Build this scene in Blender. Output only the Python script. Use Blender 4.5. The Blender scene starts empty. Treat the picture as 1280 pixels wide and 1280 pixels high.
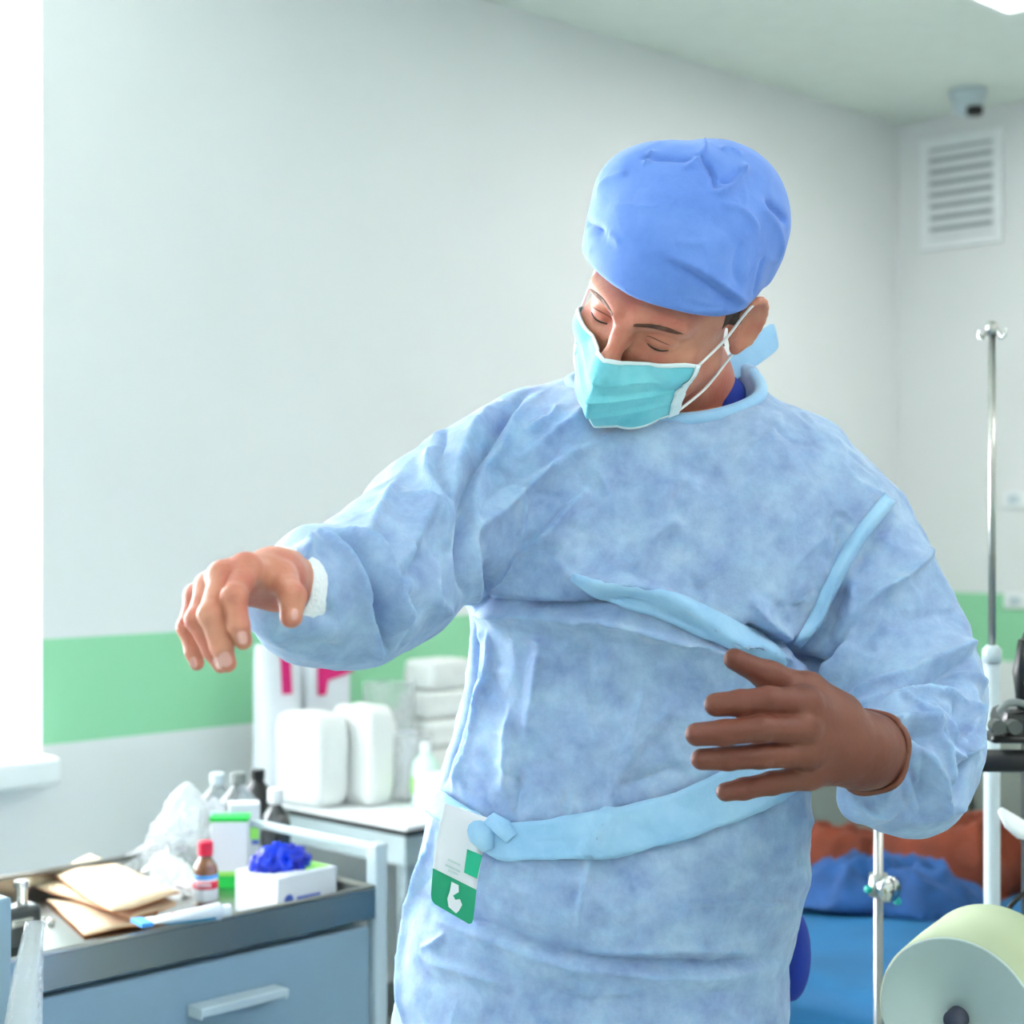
import bpy, bmesh, math, random
import numpy as np
from mathutils import Vector, Matrix, Euler, noise
from mathutils.bvhtree import BVHTree

random.seed(7)
C = bpy.context.scene.collection
F, CH, HY = 2160.0, 1.32, 645.0            # focal length in pixels, camera height, horizon row

# ------------------------------------------------------------------ camera
cd = bpy.data.cameras.new('camera'); cam = bpy.data.objects.new('camera', cd); C.objects.link(cam)
cam.location = (0, 0, CH); cam.rotation_euler = (math.pi/2, 0, 0)
cd.sensor_width = 36; cd.lens = 36*F/1280; cd.shift_y = (HY-640)/1280
cd.dof.use_dof = True; cd.dof.focus_distance = 1.72; cd.dof.aperture_fstop = 5.2
cd.clip_start = .05
bpy.context.scene.camera = cam

# ------------------------------------------------------------------ world, light, exposure
sc = bpy.context.scene
sc.view_settings.view_transform = 'Standard'; sc.view_settings.look = 'None'
sc.view_settings.gamma = 1; sc.view_settings.use_curve_mapping = False
sc.view_settings.exposure = 0.05
sc.cycles.use_denoising = True
sc.cycles.max_bounces = 8; sc.cycles.diffuse_bounces = 5
w = bpy.data.worlds.new('sky'); sc.world = w; w.use_nodes = True
w.node_tree.nodes['Background'].inputs[0].default_value = (.85, .93, 1, 1)
w.node_tree.nodes['Background'].inputs[1].default_value = 4.0

ORG = Vector((1.42, 6.35, 0))               # the room corner behind the person
U = Vector((.698, .716, 0)).normalized(); N = Vector((.716, -.698, 0)).normalized()
RA = math.atan2(U.y, U.x)                   # turn of everything that stands square to the room
CEIL = 2.76
def room(t, b, z=0.0):                      # t along the window wall from the corner, b out from it
    return ORG - U*t + N*b + Vector((0, 0, z))

def area(name, loc, direction, sx, sy, power, col):
    l = bpy.data.lights.new(name, 'AREA'); l.shape = 'RECTANGLE'; l.size = sx; l.size_y = sy
    l.energy = power; l.color = col
    o = bpy.data.objects.new(name, l); C.objects.link(o); o.location = loc
    o.rotation_euler = Vector(direction).to_track_quat('-Z', 'Y').to_euler()
    return o
WT0, WT1, WZ0, WZ1 = 3.526, 5.35, .79, 2.5   # the window opening
area('window_daylight', room((WT0+WT1)/2, -.26, (WZ0+WZ1)/2), N, 1.8, 1.65, 165, (.97, .985, 1))
area('added_fill_window_light', room(6.7, -.26, (WZ0+WZ1)/2), N, 1.4, 1.65, 40, (.97, .985, 1))  # unseen window, added for more light on the person from the left
PANELS = [(1.34, 1.29), (1.34, 3.9), (3.7, 3.9), (5.8, 3.9)]  # first panel is in view; the rest are unseen, added to brighten the room
for t, b in PANELS:
    area('ceiling_panel_light', room(t, b, CEIL-.03), (0, 0, -1), .56, .56, 17 if t < 2 else 15, (1, .98, .95))

# ------------------------------------------------------------------ helpers
def S(r, g, b):
    f = lambda c: c/255/12.92 if c/255 <= .04045 else ((c/255+.055)/1.055)**2.4
    return (f(r), f(g), f(b), 1)
def W(px, py, Y):                           # a world point at depth Y seen at a picture position
    return Vector(((px-640)/F*Y, Y, CH-(py-HY)/F*Y))
def G(px, py, z):                           # the point of the level plane z seen at a picture position
    return W(px, py, (CH-z)*F/(py-HY))

def mat(name, col, rough=.5, metal=0, bump=0, bscale=40, mottle=0, mscale=12, col2=None, trans=0, ior=1.45,
        emit=None, estr=0, sheen=0, sss=0, alpha=1, coat=0, detail=3):
    m = bpy.data.materials.new(name); m.use_nodes = True; nt = m.node_tree
    p = nt.nodes['Principled BSDF']; I = p.inputs
    I['Base Color'].default_value = col; I['Roughness'].default_value = rough; I['Metallic'].default_value = metal
    I['IOR'].default_value = ior; I['Transmission Weight'].default_value = trans
    I['Alpha'].default_value = alpha; I['Coat Weight'].default_value = coat
    if sheen: I['Sheen Weight'].default_value = sheen
    if sss:
        I['Subsurface Weight'].default_value = sss; I['Subsurface Scale'].default_value = .01
        I['Subsurface Radius'].default_value = (1, .35, .2)
    if emit: I['Emission Color'].default_value = emit; I['Emission Strength'].default_value = estr
    tc = nt.nodes.new('ShaderNodeTexCoord')
    n2 = nt.nodes.new('ShaderNodeTexNoise'); n2.inputs['Scale'].default_value = mscale; n2.inputs['Detail'].default_value = 4
    nt.links.new(tc.outputs['Object'], n2.inputs['Vector'])
    cr = nt.nodes.new('ShaderNodeMix'); cr.data_type = 'RGBA'
    k = mottle if mottle else .03
    c2 = col2 or tuple(min(1, c*(1-k)) for c in col[:3])+(1,)
    cr.inputs['A'].default_value = col; cr.inputs['B'].default_value = c2
    mr = nt.nodes.new('ShaderNodeMapRange'); mr.inputs['From Min'].default_value = .38; mr.inputs['From Max'].default_value = .62
    nt.links.new(n2.outputs['Fac'], mr.inputs['Value']); nt.links.new(mr.outputs['Result'], cr.inputs['Factor'])
    nt.links.new(cr.outputs['Result'], I['Base Color'])
    if bump:
        n1 = nt.nodes.new('ShaderNodeTexNoise'); n1.inputs['Scale'].default_value = bscale; n1.inputs['Detail'].default_value = detail
        b = nt.nodes.new('ShaderNodeBump'); b.inputs['Strength'].default_value = bump; b.inputs['Distance'].default_value = .01
        nt.links.new(tc.outputs['Object'], n1.inputs['Vector']); nt.links.new(n1.outputs['Fac'], b.inputs['Height'])
        nt.links.new(b.outputs['Normal'], I['Normal'])
    return m

class MB:
    def __init__(s): s.v = []; s.f = []; s.m = []
    def add(s, vs, fs, m=0):
        n = len(s.v); s.v += [Vector(v) for v in vs]; s.f += [tuple(i+n for i in f) for f in fs]; s.m += [m]*len(fs); return s
    def box(s, x0, x1, y0, y1, z0, z1, m=0):
        vs = [(x, y, z) for z in (z0, z1) for y in (y0, y1) for x in (x0, x1)]
        return s.add(vs, [(0, 2, 3, 1), (4, 5, 7, 6), (0, 1, 5, 4), (2, 6, 7, 3), (0, 4, 6, 2), (1, 3, 7, 5)], m)
    def tube(s, pts, r, n=12, m=0, caps=True, flat=1.0, closed=False):
        pts = [Vector(p) for p in pts]; k = len(pts); rs = r if isinstance(r, (list, tuple)) else [r]*k
        up = None; vs = []
        for i, p in enumerate(pts):
            a = pts[(i-1) % k] if (closed or i) else p; b = pts[(i+1) % k] if (closed or i < k-1) else p
            t = (b-a).normalized()
            if up is None: up = t.orthogonal().normalized()
            up = (up-t*up.dot(t)).normalized(); sd = t.cross(up)
            for j in range(n):
                an = 2*math.pi*j/n; vs.append(p+(up*math.cos(an)+sd*math.sin(an)*flat)*rs[i])
        fs = []
        for i in range(k if closed else k-1):
            for j in range(n):
                a = i*n+j; b = i*n+(j+1) % n; c = ((i+1) % k)*n+(j+1) % n; d = ((i+1) % k)*n+j
                fs.append((a, b, c, d))
        if caps and not closed: fs += [tuple(reversed(range(n))), tuple(range((k-1)*n, k*n))]
        return s.add(vs, fs, m)
    def lathe(s, prof, n=32, o=(0, 0, 0), m=0, axis='z'):
        vs = []; o = Vector(o)
        for r, z in prof:
            for j in range(n):
                a = 2*math.pi*j/n
                p = Vector((r*math.cos(a), r*math.sin(a), z))
                if axis == 'y': p = Vector((p.x, p.z, p.y))
                if axis == 'x': p = Vector((p.z, p.x, p.y))
                vs.append(o+p)
        fs = [(i*n+j, i*n+(j+1) % n, (i+1)*n+(j+1) % n, (i+1)*n+j) for i in range(len(prof)-1) for j in range(n)]
        if prof[0][0] > 1e-5: fs.append(tuple(reversed(range(n))))
        if prof[-1][0] > 1e-5: fs.append(tuple(range((len(prof)-1)*n, len(prof)*n)))
        return s.add(vs, fs, m)
    def grid(s, P, m=0, closed_u=False):
        a = len(P); b = len(P[0]); vs = [p for row in P for p in row]
        fs = [(i*b+j, i*b+(j+1) % b, ((i+1) % a)*b+(j+1) % b, ((i+1) % a)*b+j) for i in range(a if closed_u else a-1) for j in range(b-1)]
        return s.add(vs, fs, m)
    def poly(s, pts, m=0): return s.add(pts, [tuple(range(len(pts)))], m)

def thing(name, label, cat, loc=(0, 0, 0), rotz=0, group=None):
    o = bpy.data.objects.new(name, None); C.objects.link(o); o.empty_display_size = .05
    o.location = loc; o.rotation_euler = (0, 0, rotz)
    return tag(o, label, cat, group)
def tag(o, label=None, cat=None, group=None, kind=None):
    if label: o['label'] = label
    if cat: o['category'] = cat
    if group: o['group'] = group
    if kind: o['kind'] = kind
    return o
def rootmat(o):
    return Matrix.Translation(o.location) @ o.rotation_euler.to_matrix().to_4x4()
def obj(name, mb, mats, parent=None, world=False, smooth=False, bevel=0, solid=0, loc=None, rotz=0, sub=0, offset=-1, fix=True):
    me = bpy.data.meshes.new(name)
    vs = mb.v
    if world:
        r = parent
        while r is not None and r.parent: r = r.parent
        if r is not None:
            inv = rootmat(r).inverted(); vs = [inv @ v for v in vs]
    me.from_pydata([tuple(v) for v in vs], [], mb.f)
    if not isinstance(mats, (list, tuple)): mats = [mats]
    for m in mats: me.materials.append(m)
    if len(mats) > 1: me.polygons.foreach_set('material_index', mb.m)
    if fix and len(mb.f) < 60000:
        bm = bmesh.new(); bm.from_mesh(me); bmesh.ops.remove_doubles(bm, verts=bm.verts, dist=1e-6)
        bmesh.ops.recalc_face_normals(bm, faces=bm.faces); bm.to_mesh(me); bm.free()
    if smooth: me.polygons.foreach_set('use_smooth', [True]*len(me.polygons))
    me.update()
    o = bpy.data.objects.new(name, me); C.objects.link(o)
    if parent is not None: o.parent = parent
    if loc is not None: o.location = loc
    if rotz: o.rotation_euler = (0, 0, rotz)
    if bevel:
        b = o.modifiers.new('bevel', 'BEVEL'); b.width = bevel; b.segments = 2; b.limit_method = 'ANGLE'
    if solid:
        b = o.modifiers.new('solid', 'SOLIDIFY'); b.thickness = solid; b.offset = offset
    if sub:
        b = o.modifiers.new('sub', 'SUBSURF'); b.levels = sub; b.render_levels = sub
    return o

# ------------------------------------------------------------------ implicit modelling (distance field -> one smooth mesh)
V3 = lambda v: np.array(v, dtype=np.float64)
def smin(a, b, k):
    h = np.clip(.5+.5*(b-a)/k, 0, 1); return b*(1-h)+a*h-k*h*(1-h)
def smax(a, b, k): return -smin(-a, -b, k)
def cone(P, a, b, ra, rb):
    a = V3(a); b = V3(b); ab = b-a; t = np.clip(((P-a)@ab)/(ab@ab), 0, 1)
    return np.linalg.norm(P-a-t[:, None]*ab, axis=1)-(ra+(rb-ra)*t)
def chain(P, pts, rs, k):
    d = None
    for i in range(len(pts)-1):
        c = cone(P, pts[i], pts[i+1], rs[i], rs[i+1]); d = c if d is None else smin(d, c, k)
    return d
def ell(P, c, r):
    q = (P-V3(c))/V3(r); k0 = np.linalg.norm(q, axis=1); k1 = np.linalg.norm(q/V3(r), axis=1)
    return k0*(k0-1)/np.maximum(k1, 1e-9)
def sdf_mesh(f, lo, hi, h, B=8, slack=1.6):
    lo = V3(lo); n = (np.ceil((V3(hi)-lo)/h/B).astype(int))*B; nb = n//B
    bi = np.stack(np.meshgrid(*[np.arange(k) for k in nb], indexing='ij'), -1).reshape(-1, 3)
    cen = lo+(bi*B+(B-1)/2)*h
    d = f(cen); act = np.abs(d) < B*h*.9*slack
    Vg = np.repeat(np.repeat(np.repeat(np.where(d < 0, -1., 1.).reshape(nb), B, 0), B, 1), B, 2)
    off = np.stack(np.meshgrid(*[np.arange(B)]*3, indexing='ij'), -1).reshape(-1, 3)
    A = bi[act]
    for s0 in range(0, len(A), 400):
        ids = (A[s0:s0+400, None]*B+off).reshape(-1, 3)
        Vg[ids[:, 0], ids[:, 1], ids[:, 2]] = f(lo+ids*h)
    s = Vg < 0
    cs = [(i, j, k) for i in (0, 1) for j in (0, 1) for k in (0, 1)]
    cnt = sum(s[i:n[0]-1+i, j:n[1]-1+j, k:n[2]-1+k].astype(np.int8) for i, j, k in cs)
    cell = np.argwhere((cnt > 0) & (cnt < 8))
    idx = -np.ones(n, dtype=np.int64); idx[cell[:, 0], cell[:, 1], cell[:, 2]] = np.arange(len(cell))
    acc = np.zeros((len(cell), 3)); num = np.zeros(len(cell))
    for a in cs:
        for ax in range(3):
            if a[ax]: continue
            b = list(a); b[ax] = 1
            va = Vg[cell[:, 0]+a[0], cell[:, 1]+a[1], cell[:, 2]+a[2]]; vb = Vg[cell[:, 0]+b[0], cell[:, 1]+b[1], cell[:, 2]+b[2]]
            m = (va < 0) != (vb < 0)
            t = np.where(m, va/np.where(m, va-vb, 1), 0)
            p = np.tile(V3(a), (len(cell), 1)); p[:, ax] += t
            acc += p*m[:, None]; num += m
    verts = lo+(cell+acc/num[:, None])*h
    for _ in range(2):
        d0 = f(verts); g = np.stack([f(verts+e)-f(verts-e) for e in np.eye(3)*h*.5], 1)/h
        gl = np.maximum((g*g).sum(1), .25); st = np.clip(d0/gl, -h, h)
        verts = verts-g*st[:, None]*.7
    fs = []
    for ax in range(3):
        o1, o2 = [(0, 1, 0), (0, 0, 1)] if ax == 0 else ([(0, 0, 1), (1, 0, 0)] if ax == 1 else [(1, 0, 0), (0, 1, 0)])
        sl = [slice(0, n[i]-1) if i == ax else slice(1, n[i]-1) for i in range(3)]
        sh = [slice(1, n[i]) if i == ax else slice(1, n[i]-1) for i in range(3)]
        A0 = s[tuple(sl)]; B0 = s[tuple(sh)]; e = np.argwhere(A0 != B0)
        base = e+np.array([0 if i == ax else 1 for i in range(3)])
        inside = A0[e[:, 0], e[:, 1], e[:, 2]]
        o1 = np.array(o1); o2 = np.array(o2)
        g = lambda c: idx[c[:, 0], c[:, 1], c[:, 2]]
        q = np.stack([g(base-o1-o2), g(base-o2), g(base), g(base-o1)], 1)
        q[~inside] = q[~inside][:, ::-1]; fs.append(q)
    return verts, np.concatenate(fs)
def normals(v, f):
    n = np.cross(v[f[:, 2]]-v[f[:, 0]], v[f[:, 3]]-v[f[:, 1]])
    o = np.zeros_like(v)
    for k in range(4): np.add.at(o, f[:, k], n)
    return o/np.maximum(np.linalg.norm(o, axis=1), 1e-12)[:, None]
def relax(v, f, it, lam=.5):
    for _ in range(it):
        a = np.zeros_like(v); c = np.zeros(len(v))
        for k in range(4):
            for m in (1, 3):
                np.add.at(a, f[:, k], v[f[:, (k+m) % 4]]); np.add.at(c, f[:, k], 1)
        v = v+(a/np.maximum(c, 1)[:, None]-v)*lam
    return v
def to_mb(v, f):
    m = MB(); m.v = [Vector(p) for p in v.tolist()]; m.f = [tuple(q) for q in f.tolist()]; m.m = [0]*len(m.f); return m
def bvh(v, f): return BVHTree.FromPolygons([tuple(p) for p in v.tolist()], [tuple(q) for q in f.tolist()])
CAM = Vector((0, 0, CH))
def hit(tree, px, py, far=2.2):
    d = (W(px, py, 2)-CAM).normalized(); r = tree.ray_cast(CAM, d)
    return (r[0], r[1]) if r[0] is not None else (None, None)
def dense(pts, step):
    out = []
    for a, b in zip(pts[:-1], pts[1:]):
        a = V3(a); b = V3(b); n = max(1, int(np.linalg.norm(b-a)/step))
        out += [a+(b-a)*i/n for i in range(n)]
    return out+[V3(pts[-1])]
def spline(pts, n=6):
    pts = [V3(p) for p in pts]; P = [2*pts[0]-pts[1]]+pts+[2*pts[-1]-pts[-2]]; out = []
    for i in range(1, len(P)-2):
        for j in range(n):
            t = j/n; a, b, c, d = P[i-1:i+3]
            out.append(.5*((2*b)+(-a+c)*t+(2*a-5*b+4*c-d)*t*t+(-a+3*b-3*c+d)*t**3))
    return out+[pts[-1]]
def fold(v, nr, disp, tree, pts, w1, w2, h, taper=.25, lift=0):
    """a crease along a line of picture positions laid on the cloth: w1 / w2 are its widths on either side"""
    wp = []
    for p in spline(pts, 5):
        q, _ = hit(tree, p[0], p[1])
        if q is not None and (not wp or (V3(q)-wp[-1]) @ (V3(q)-wp[-1]) < .0144): wp.append(V3(q))
    if len(wp) < 2: return
    wp = np.array(wp); W_ = max(w1, w2)*4
    lo = wp.min(0)-W_; hi = wp.max(0)+W_
    sel = np.where(((v > lo) & (v < hi)).all(1))[0]
    if not len(sel): return
    p = v[sel]; best = np.full(len(sel), 9.); sg = np.zeros(len(sel)); tt = np.zeros(len(sel))
    L = np.concatenate([[0], np.cumsum(np.linalg.norm(np.diff(wp, axis=0), axis=1))])
    for i in range(len(wp)-1):
        a, b = wp[i], wp[i+1]; ab = b-a; l2 = ab@ab
        if l2 < 1e-12: continue
        t = np.clip(((p-a)@ab)/l2, 0, 1); d = p-a-t[:, None]*ab; ds = np.linalg.norm(d, axis=1)
        m = ds < best
        cr = (np.cross(np.broadcast_to(ab, d.shape), d)*nr[sel]).sum(1)
        best[m] = ds[m]; sg[m] = np.sign(cr[m]); tt[m] = (L[i]+t[m]*math.sqrt(l2))/L[-1]
    wv = np.where(sg > 0, w1, w2); x = best/wv
    prof = np.exp(-np.sqrt(x*x+.04)*1.3+.26)*np.clip(3.6-x, 0, 1)
    tp = np.clip(np.minimum(tt, 1-tt)/max(taper, 1e-3)*1.0, 0, 1) if taper else 1.
    tp = np.sin(np.minimum(tp, 1)*math.pi/2) if taper else 1.
    disp[sel] += h*prof*tp

# ------------------------------------------------------------------ materials
M = {}
M['wall'] = mat('wall_paint', S(228, 230, 231), .85, mottle=.02, mscale=2)
M['green'] = mat('green_band_paint', S(130, 212, 152), .7, mottle=.03)
M['ceil'] = mat('ceiling_paint', S(228, 237, 230), .9)
M['floor'] = mat('floor_vinyl', S(178, 190, 184), .4, mottle=.1, mscale=30)
M['white'] = mat('white_plastic', S(238, 242, 244), .45)
M['whitewarm'] = mat('white_gauze', S(234, 236, 234), .9, bump=.3, bscale=80)
M['carton'] = mat('white_card', S(220, 225, 232), .6)
M['steel'] = mat('brushed_steel', (.42, .42, .40, 1), .28, 1, bump=.03, bscale=200)
M['chrome'] = mat('chrome', (.7, .7, .68, 1), .15, 1)
M['darksteel'] = mat('dark_steel', (.10, .11, .11, 1), .3, .9)
M['tray'] = mat('tray_steel', (.42, .44, .42, 1), .25, 1)
M['cart'] = mat('blue_grey_lacquer', S(138, 164, 180), .42)
M['cartlight'] = mat('pale_grey_lacquer', S(190, 205, 212), .4)
M['black'] = mat('black_plastic', S(26, 28, 30), .4)
M['grey'] = mat('grey_plastic', S(120, 128, 128), .5)
M['glass'] = mat('clear_glass', (.95, .97, .97, 1), .03, trans=1)
M['film'] = mat('clear_film', (.93, .96, .99, 1), .16, trans=.72, ior=1.12, bump=.4, bscale=60, coat=1)
M['amber'] = mat('amber_glass', (.16, .045, .008, 1), .08, coat=1)
M['red'] = mat('red_plastic', S(205, 20, 62), .4)
M['magenta'] = mat('magenta_ink', S(205, 12, 110), .5)
M['blueink'] = mat('blue_ink', S(64, 150, 225), .5)
M['navyink'] = mat('navy_ink', S(70, 100, 190), .5)
M['greenink'] = mat('green_ink', S(20, 190, 70), .5)
M['limeink'] = mat('lime_ink', S(150, 225, 100), .5)
M['badge'] = mat('badge_green', S(20, 150, 112), .4)
M['badgewhite'] = mat('badge_card', S(225, 228, 238), .35)
M['bluebox'] = mat('blue_nitrile', S(2, 62, 228), .35, mottle=.4, mscale=30, col2=S(10, 20, 150))
M['kraft'] = mat('kraft_paper', S(208, 184, 152), .75, bump=.25, bscale=50, mottle=.08)
M['kraftedge'] = mat('kraft_edge', S(196, 120, 66), .75)
M['turq'] = mat('turquoise_sheet', S(4, 92, 140), .75, bump=.3, bscale=12, mottle=.15, mscale=6)
M['bluecloth'] = mat('blue_cloth', S(22, 74, 132), .8, bump=.4, bscale=30, mottle=.3, mscale=14)
M['brown'] = mat('rust_blanket', S(112, 44, 18), .85, bump=.4, bscale=40, mottle=.35, mscale=10)
M['couch'] = mat('dark_olive_upholstery', S(92, 102, 94), .6)
M['cream'] = mat('cream_paper', S(178, 190, 158), .8)
M['rollface'] = mat('paper_roll_face', S(190, 208, 206), .8)
M['skin'] = mat('skin', S(198, 136, 112), .45, bump=.12, bscale=260, mottle=.16, mscale=26, col2=S(184, 106, 88), sss=.12)
M['crease'] = mat('skin_crease', S(136, 84, 68), .6)
M['brow'] = mat('brow_hair', S(104, 68, 54), .7, bump=.5, bscale=300)
M['hair'] = mat('brown_hair', S(72, 56, 48), .7, bump=.6, bscale=200)
M['lash'] = mat('dark_hair', S(52, 38, 34), .6, bump=.5, bscale=300)
M['nail'] = mat('fingernail', S(218, 166, 158), .25)
M['glove'] = mat('brown_latex', S(112, 66, 50), .5, bump=.12, bscale=90, mottle=.12, mscale=14, col2=S(106, 54, 40))
M['navy'] = mat('royal_blue_scrubs', S(24, 52, 150), .8, bump=.2, bscale=60)
M['eye'] = mat('eye_white', S(225, 220, 214), .2)
M['shoe'] = mat('white_clog', S(225, 228, 230), .5)
M['knit'] = mat('white_knit', S(236, 242, 248), .9, bump=.4, bscale=260)
M['maskwhite'] = mat('mask_binding', S(226, 242, 248), .8)
M['glow'] = mat('light_diffuser', (1, 1, 1, 1), .5, emit=(1, 1, .97, 1), estr=5)

def cloth(name, a, b, c, bump, scale, mottle=14, rough=.75, sss=0):
    """non-woven fabric: blotchy fibre tone, fine crumple in relief"""
    m = bpy.data.materials.new(name); m.use_nodes = True; nt = m.node_tree; p = nt.nodes['Principled BSDF']
    L = nt.links.new; nn = nt.nodes.new
    tc = nn('ShaderNodeTexCoord')
    n1 = nn('ShaderNodeTexNoise'); n1.inputs['Scale'].default_value = mottle; n1.inputs['Detail'].default_value = 8; n1.inputs['Roughness'].default_value = .65
    r = nn('ShaderNodeValToRGB'); e = r.color_ramp.elements
    e[0].position = .33; e[0].color = a; e[1].position = .68; e[1].color = c
    k = e.new(.5); k.color = b
    L(tc.outputs['Object'], n1.inputs['Vector']); L(n1.outputs['Fac'], r.inputs['Fac']); L(r.outputs['Color'], p.inputs['Base Color'])
    n2 = nn('ShaderNodeTexNoise'); n2.inputs['Scale'].default_value = scale; n2.inputs['Detail'].default_value = 5; n2.inputs['Distortion'].default_value = .8
    try: n2.noise_type = 'RIDGED_MULTIFRACTAL'
    except Exception: pass
    b1 = nn('ShaderNodeBump'); b1.inputs['Strength'].default_value = bump; b1.inputs['Distance'].default_value = .004
    n3 = nn('ShaderNodeTexNoise'); n3.inputs['Scale'].default_value = 400; n3.inputs['Detail'].default_value = 2
    b2 = nn('ShaderNodeBump'); b2.inputs['Strength'].default_value = .15; b2.inputs['Distance'].default_value = .002
    L(tc.outputs['Object'], n2.inputs['Vector']); L(tc.outputs['Object'], n3.inputs['Vector'])
    L(n2.outputs['Fac'], b1.inputs['Height']); L(n3.outputs['Fac'], b2.inputs['Height']); L(b1.outputs['Normal'], b2.inputs['Normal'])
    L(b2.outputs['Normal'], p.inputs['Normal'])
    if sss:
        p.inputs['Subsurface Weight'].default_value = sss; p.inputs['Subsurface Radius'].default_value = (.25, .7, 1); p.inputs['Subsurface Scale'].default_value = .012
    p.inputs['Roughness'].default_value = rough; p.inputs['Sheen Weight'].default_value = .15
    return m
M['gown'] = cloth('gown_fabric', S(124, 149, 194), S(143, 170, 207), S(164, 191, 220), .6, 10, 26, sss=.4)
M['gown2'] = cloth('gown_fabric_doubled', S(132, 180, 220), S(146, 190, 226), S(160, 200, 230), .6, 12)
M['cap'] = cloth('cap_fabric', S(84, 124, 206), S(92, 132, 212), S(102, 140, 216), .5, 12, 18)
M['mask'] = cloth('mask_fabric', S(104, 198, 216), S(118, 206, 222), S(134, 214, 228), .15, 20, 18)

# ------------------------------------------------------------------ room shell
def roombox(t0, t1, b0, b1, z0, z1, name, m, bevel=0, kind='structure', parent=None):
    mb = MB(); vs = [room(t, b, z) for z in (z0, z1) for b in (b0, b1) for t in (t0, t1)]
    mb.add(vs, [(0, 2, 3, 1), (4, 5, 7, 6), (0, 1, 5, 4), (2, 6, 7, 3), (0, 4, 6, 2), (1, 3, 7, 5)])
    o = obj(name, mb, m, parent, bevel=bevel)
    if kind and parent is None: o['kind'] = kind
    return o
TW, BW = 7.6, 5.6
GB0, GB1 = .812, 1.047
def wallmat():
    """paint with the mint band: the band is a stripe of its own paint between two heights"""
    m = mat('wall_paint_with_green_band', S(228, 230, 231), .8, mottle=.02, mscale=2)
    nt = m.node_tree; p = nt.nodes['Principled BSDF']; L = nt.links.new
    src = p.inputs['Base Color'].links[0].from_socket
    g = nt.nodes.new('ShaderNodeNewGeometry'); sx = nt.nodes.new('ShaderNodeSeparateXYZ'); L(g.outputs['Position'], sx.inputs[0])
    a = nt.nodes.new('ShaderNodeMath'); a.operation = 'GREATER_THAN'; a.inputs[1].default_value = GB0; L(sx.outputs['Z'], a.inputs[0])
    b = nt.nodes.new('ShaderNodeMath'); b.operation = 'LESS_THAN'; b.inputs[1].default_value = GB1; L(sx.outputs['Z'], b.inputs[0])
    c = nt.nodes.new('ShaderNodeMath'); c.operation = 'MULTIPLY'; L(a.outputs[0], c.inputs[0]); L(b.outputs[0], c.inputs[1])
    x = nt.nodes.new('ShaderNodeMix'); x.data_type = 'RGBA'; L(c.outputs[0], x.inputs['Factor']); L(src, x.inputs['A'])
    x.inputs['B'].default_value = S(146, 208, 166); L(x.outputs['Result'], p.inputs['Base Color'])
    return m
WM = wallmat()
# window wall, built round its window and an unseen one added for fill light
def wallpiece(mb, t0, t1, b0, b1, z0, z1):
    vs = [room(t, b, z) for z in (z0, z1) for b in (b0, b1) for t in (t0, t1)]
    mb.add(vs, [(0, 2, 3, 1), (4, 5, 7, 6), (0, 1, 5, 4), (2, 6, 7, 3), (0, 4, 6, 2), (1, 3, 7, 5)])
mb = MB(); W2 = (6.0, 7.4)
wallpiece(mb, -.2, WT0, -.25, 0, 0, CEIL)
wallpiece(mb, WT0, WT1, -.25, 0, 0, WZ0); wallpiece(mb, WT0, WT1, -.25, 0, WZ1, CEIL)
wallpiece(mb, WT1, W2[0], -.25, 0, 0, CEIL)
wallpiece(mb, W2[0], W2[1], -.25, 0, 0, WZ0); wallpiece(mb, W2[0], W2[1], -.25, 0, WZ1, CEIL)
wallpiece(mb, W2[1], TW+.2, -.25, 0, 0, CEIL)
obj('wall_left', mb, WM)['kind'] = 'structure'
roombox(-.2, 0, 0, BW, 0, CEIL, 'wall_right', WM)
roombox(TW, TW+.2, 0, BW, 0, CEIL, 'wall_rear', WM)
roombox(-.2, TW+.2, BW, BW+.2, 0, CEIL, 'wall_front', WM)
roombox(-.2, TW+.2, -.25, BW+.2, -.1, 0, 'floor', M['floor'])
roombox(-.2, TW+.2, -.25, BW+.2, CEIL, CEIL+.1, 'ceiling', M['ceil'])
for k, (a, b) in enumerate([(WT0, WT1), W2]):  # the second window is unseen, added to let in fill light
    wn = obj('window_%d' % (k+1), (lambda m_: m_)(MB()), M['white']); wn['kind'] = 'structure'
    fm = MB()
    for (t0, t1, z0, z1) in [(a, a+.06, WZ0, WZ1), (b-.06, b, WZ0, WZ1), (a, b, WZ0, WZ0+.06), (a, b, WZ1-.06, WZ1), ((a+b)/2-.04, (a+b)/2+.04, WZ0, WZ1)]:
        wallpiece(fm, t0, t1, -.245, -.19, z0, z1)
    obj('window_frame', fm, M['white'], wn)
    pm = MB(); wallpiece(pm, a+.05, b-.05, -.222, -.218, WZ0+.05, WZ1-.05); obj('pane', pm, mat('window_glass', (1, 1, 1, 1), 0, trans=1, ior=1.01), wn)
    sm = MB(); wallpiece(sm, a-.0, b+.06, -.19, .085, WZ0-.055, WZ0+.005); obj('window_sill', sm, M['white'], wn, bevel=.01)
    rm_ = MB(); wallpiece(rm_, a-.0, a+.004, -.19, .001, WZ0, WZ1); wallpiece(rm_, b-.004, b, -.19, .001, WZ0, WZ1)
    wallpiece(rm_, a, b, -.19, .001, WZ1-.004, WZ1); obj('window_reveal', rm_, M['white'], wn)
for k, (nm, a) in enumerate([('baseboard_left', (0, TW, 0, .015)), ('baseboard_right', (0, .015, .015, BW))]):
    roombox(a[0], a[1], a[2], a[3], 0, .09, nm, M['grey'])

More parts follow.
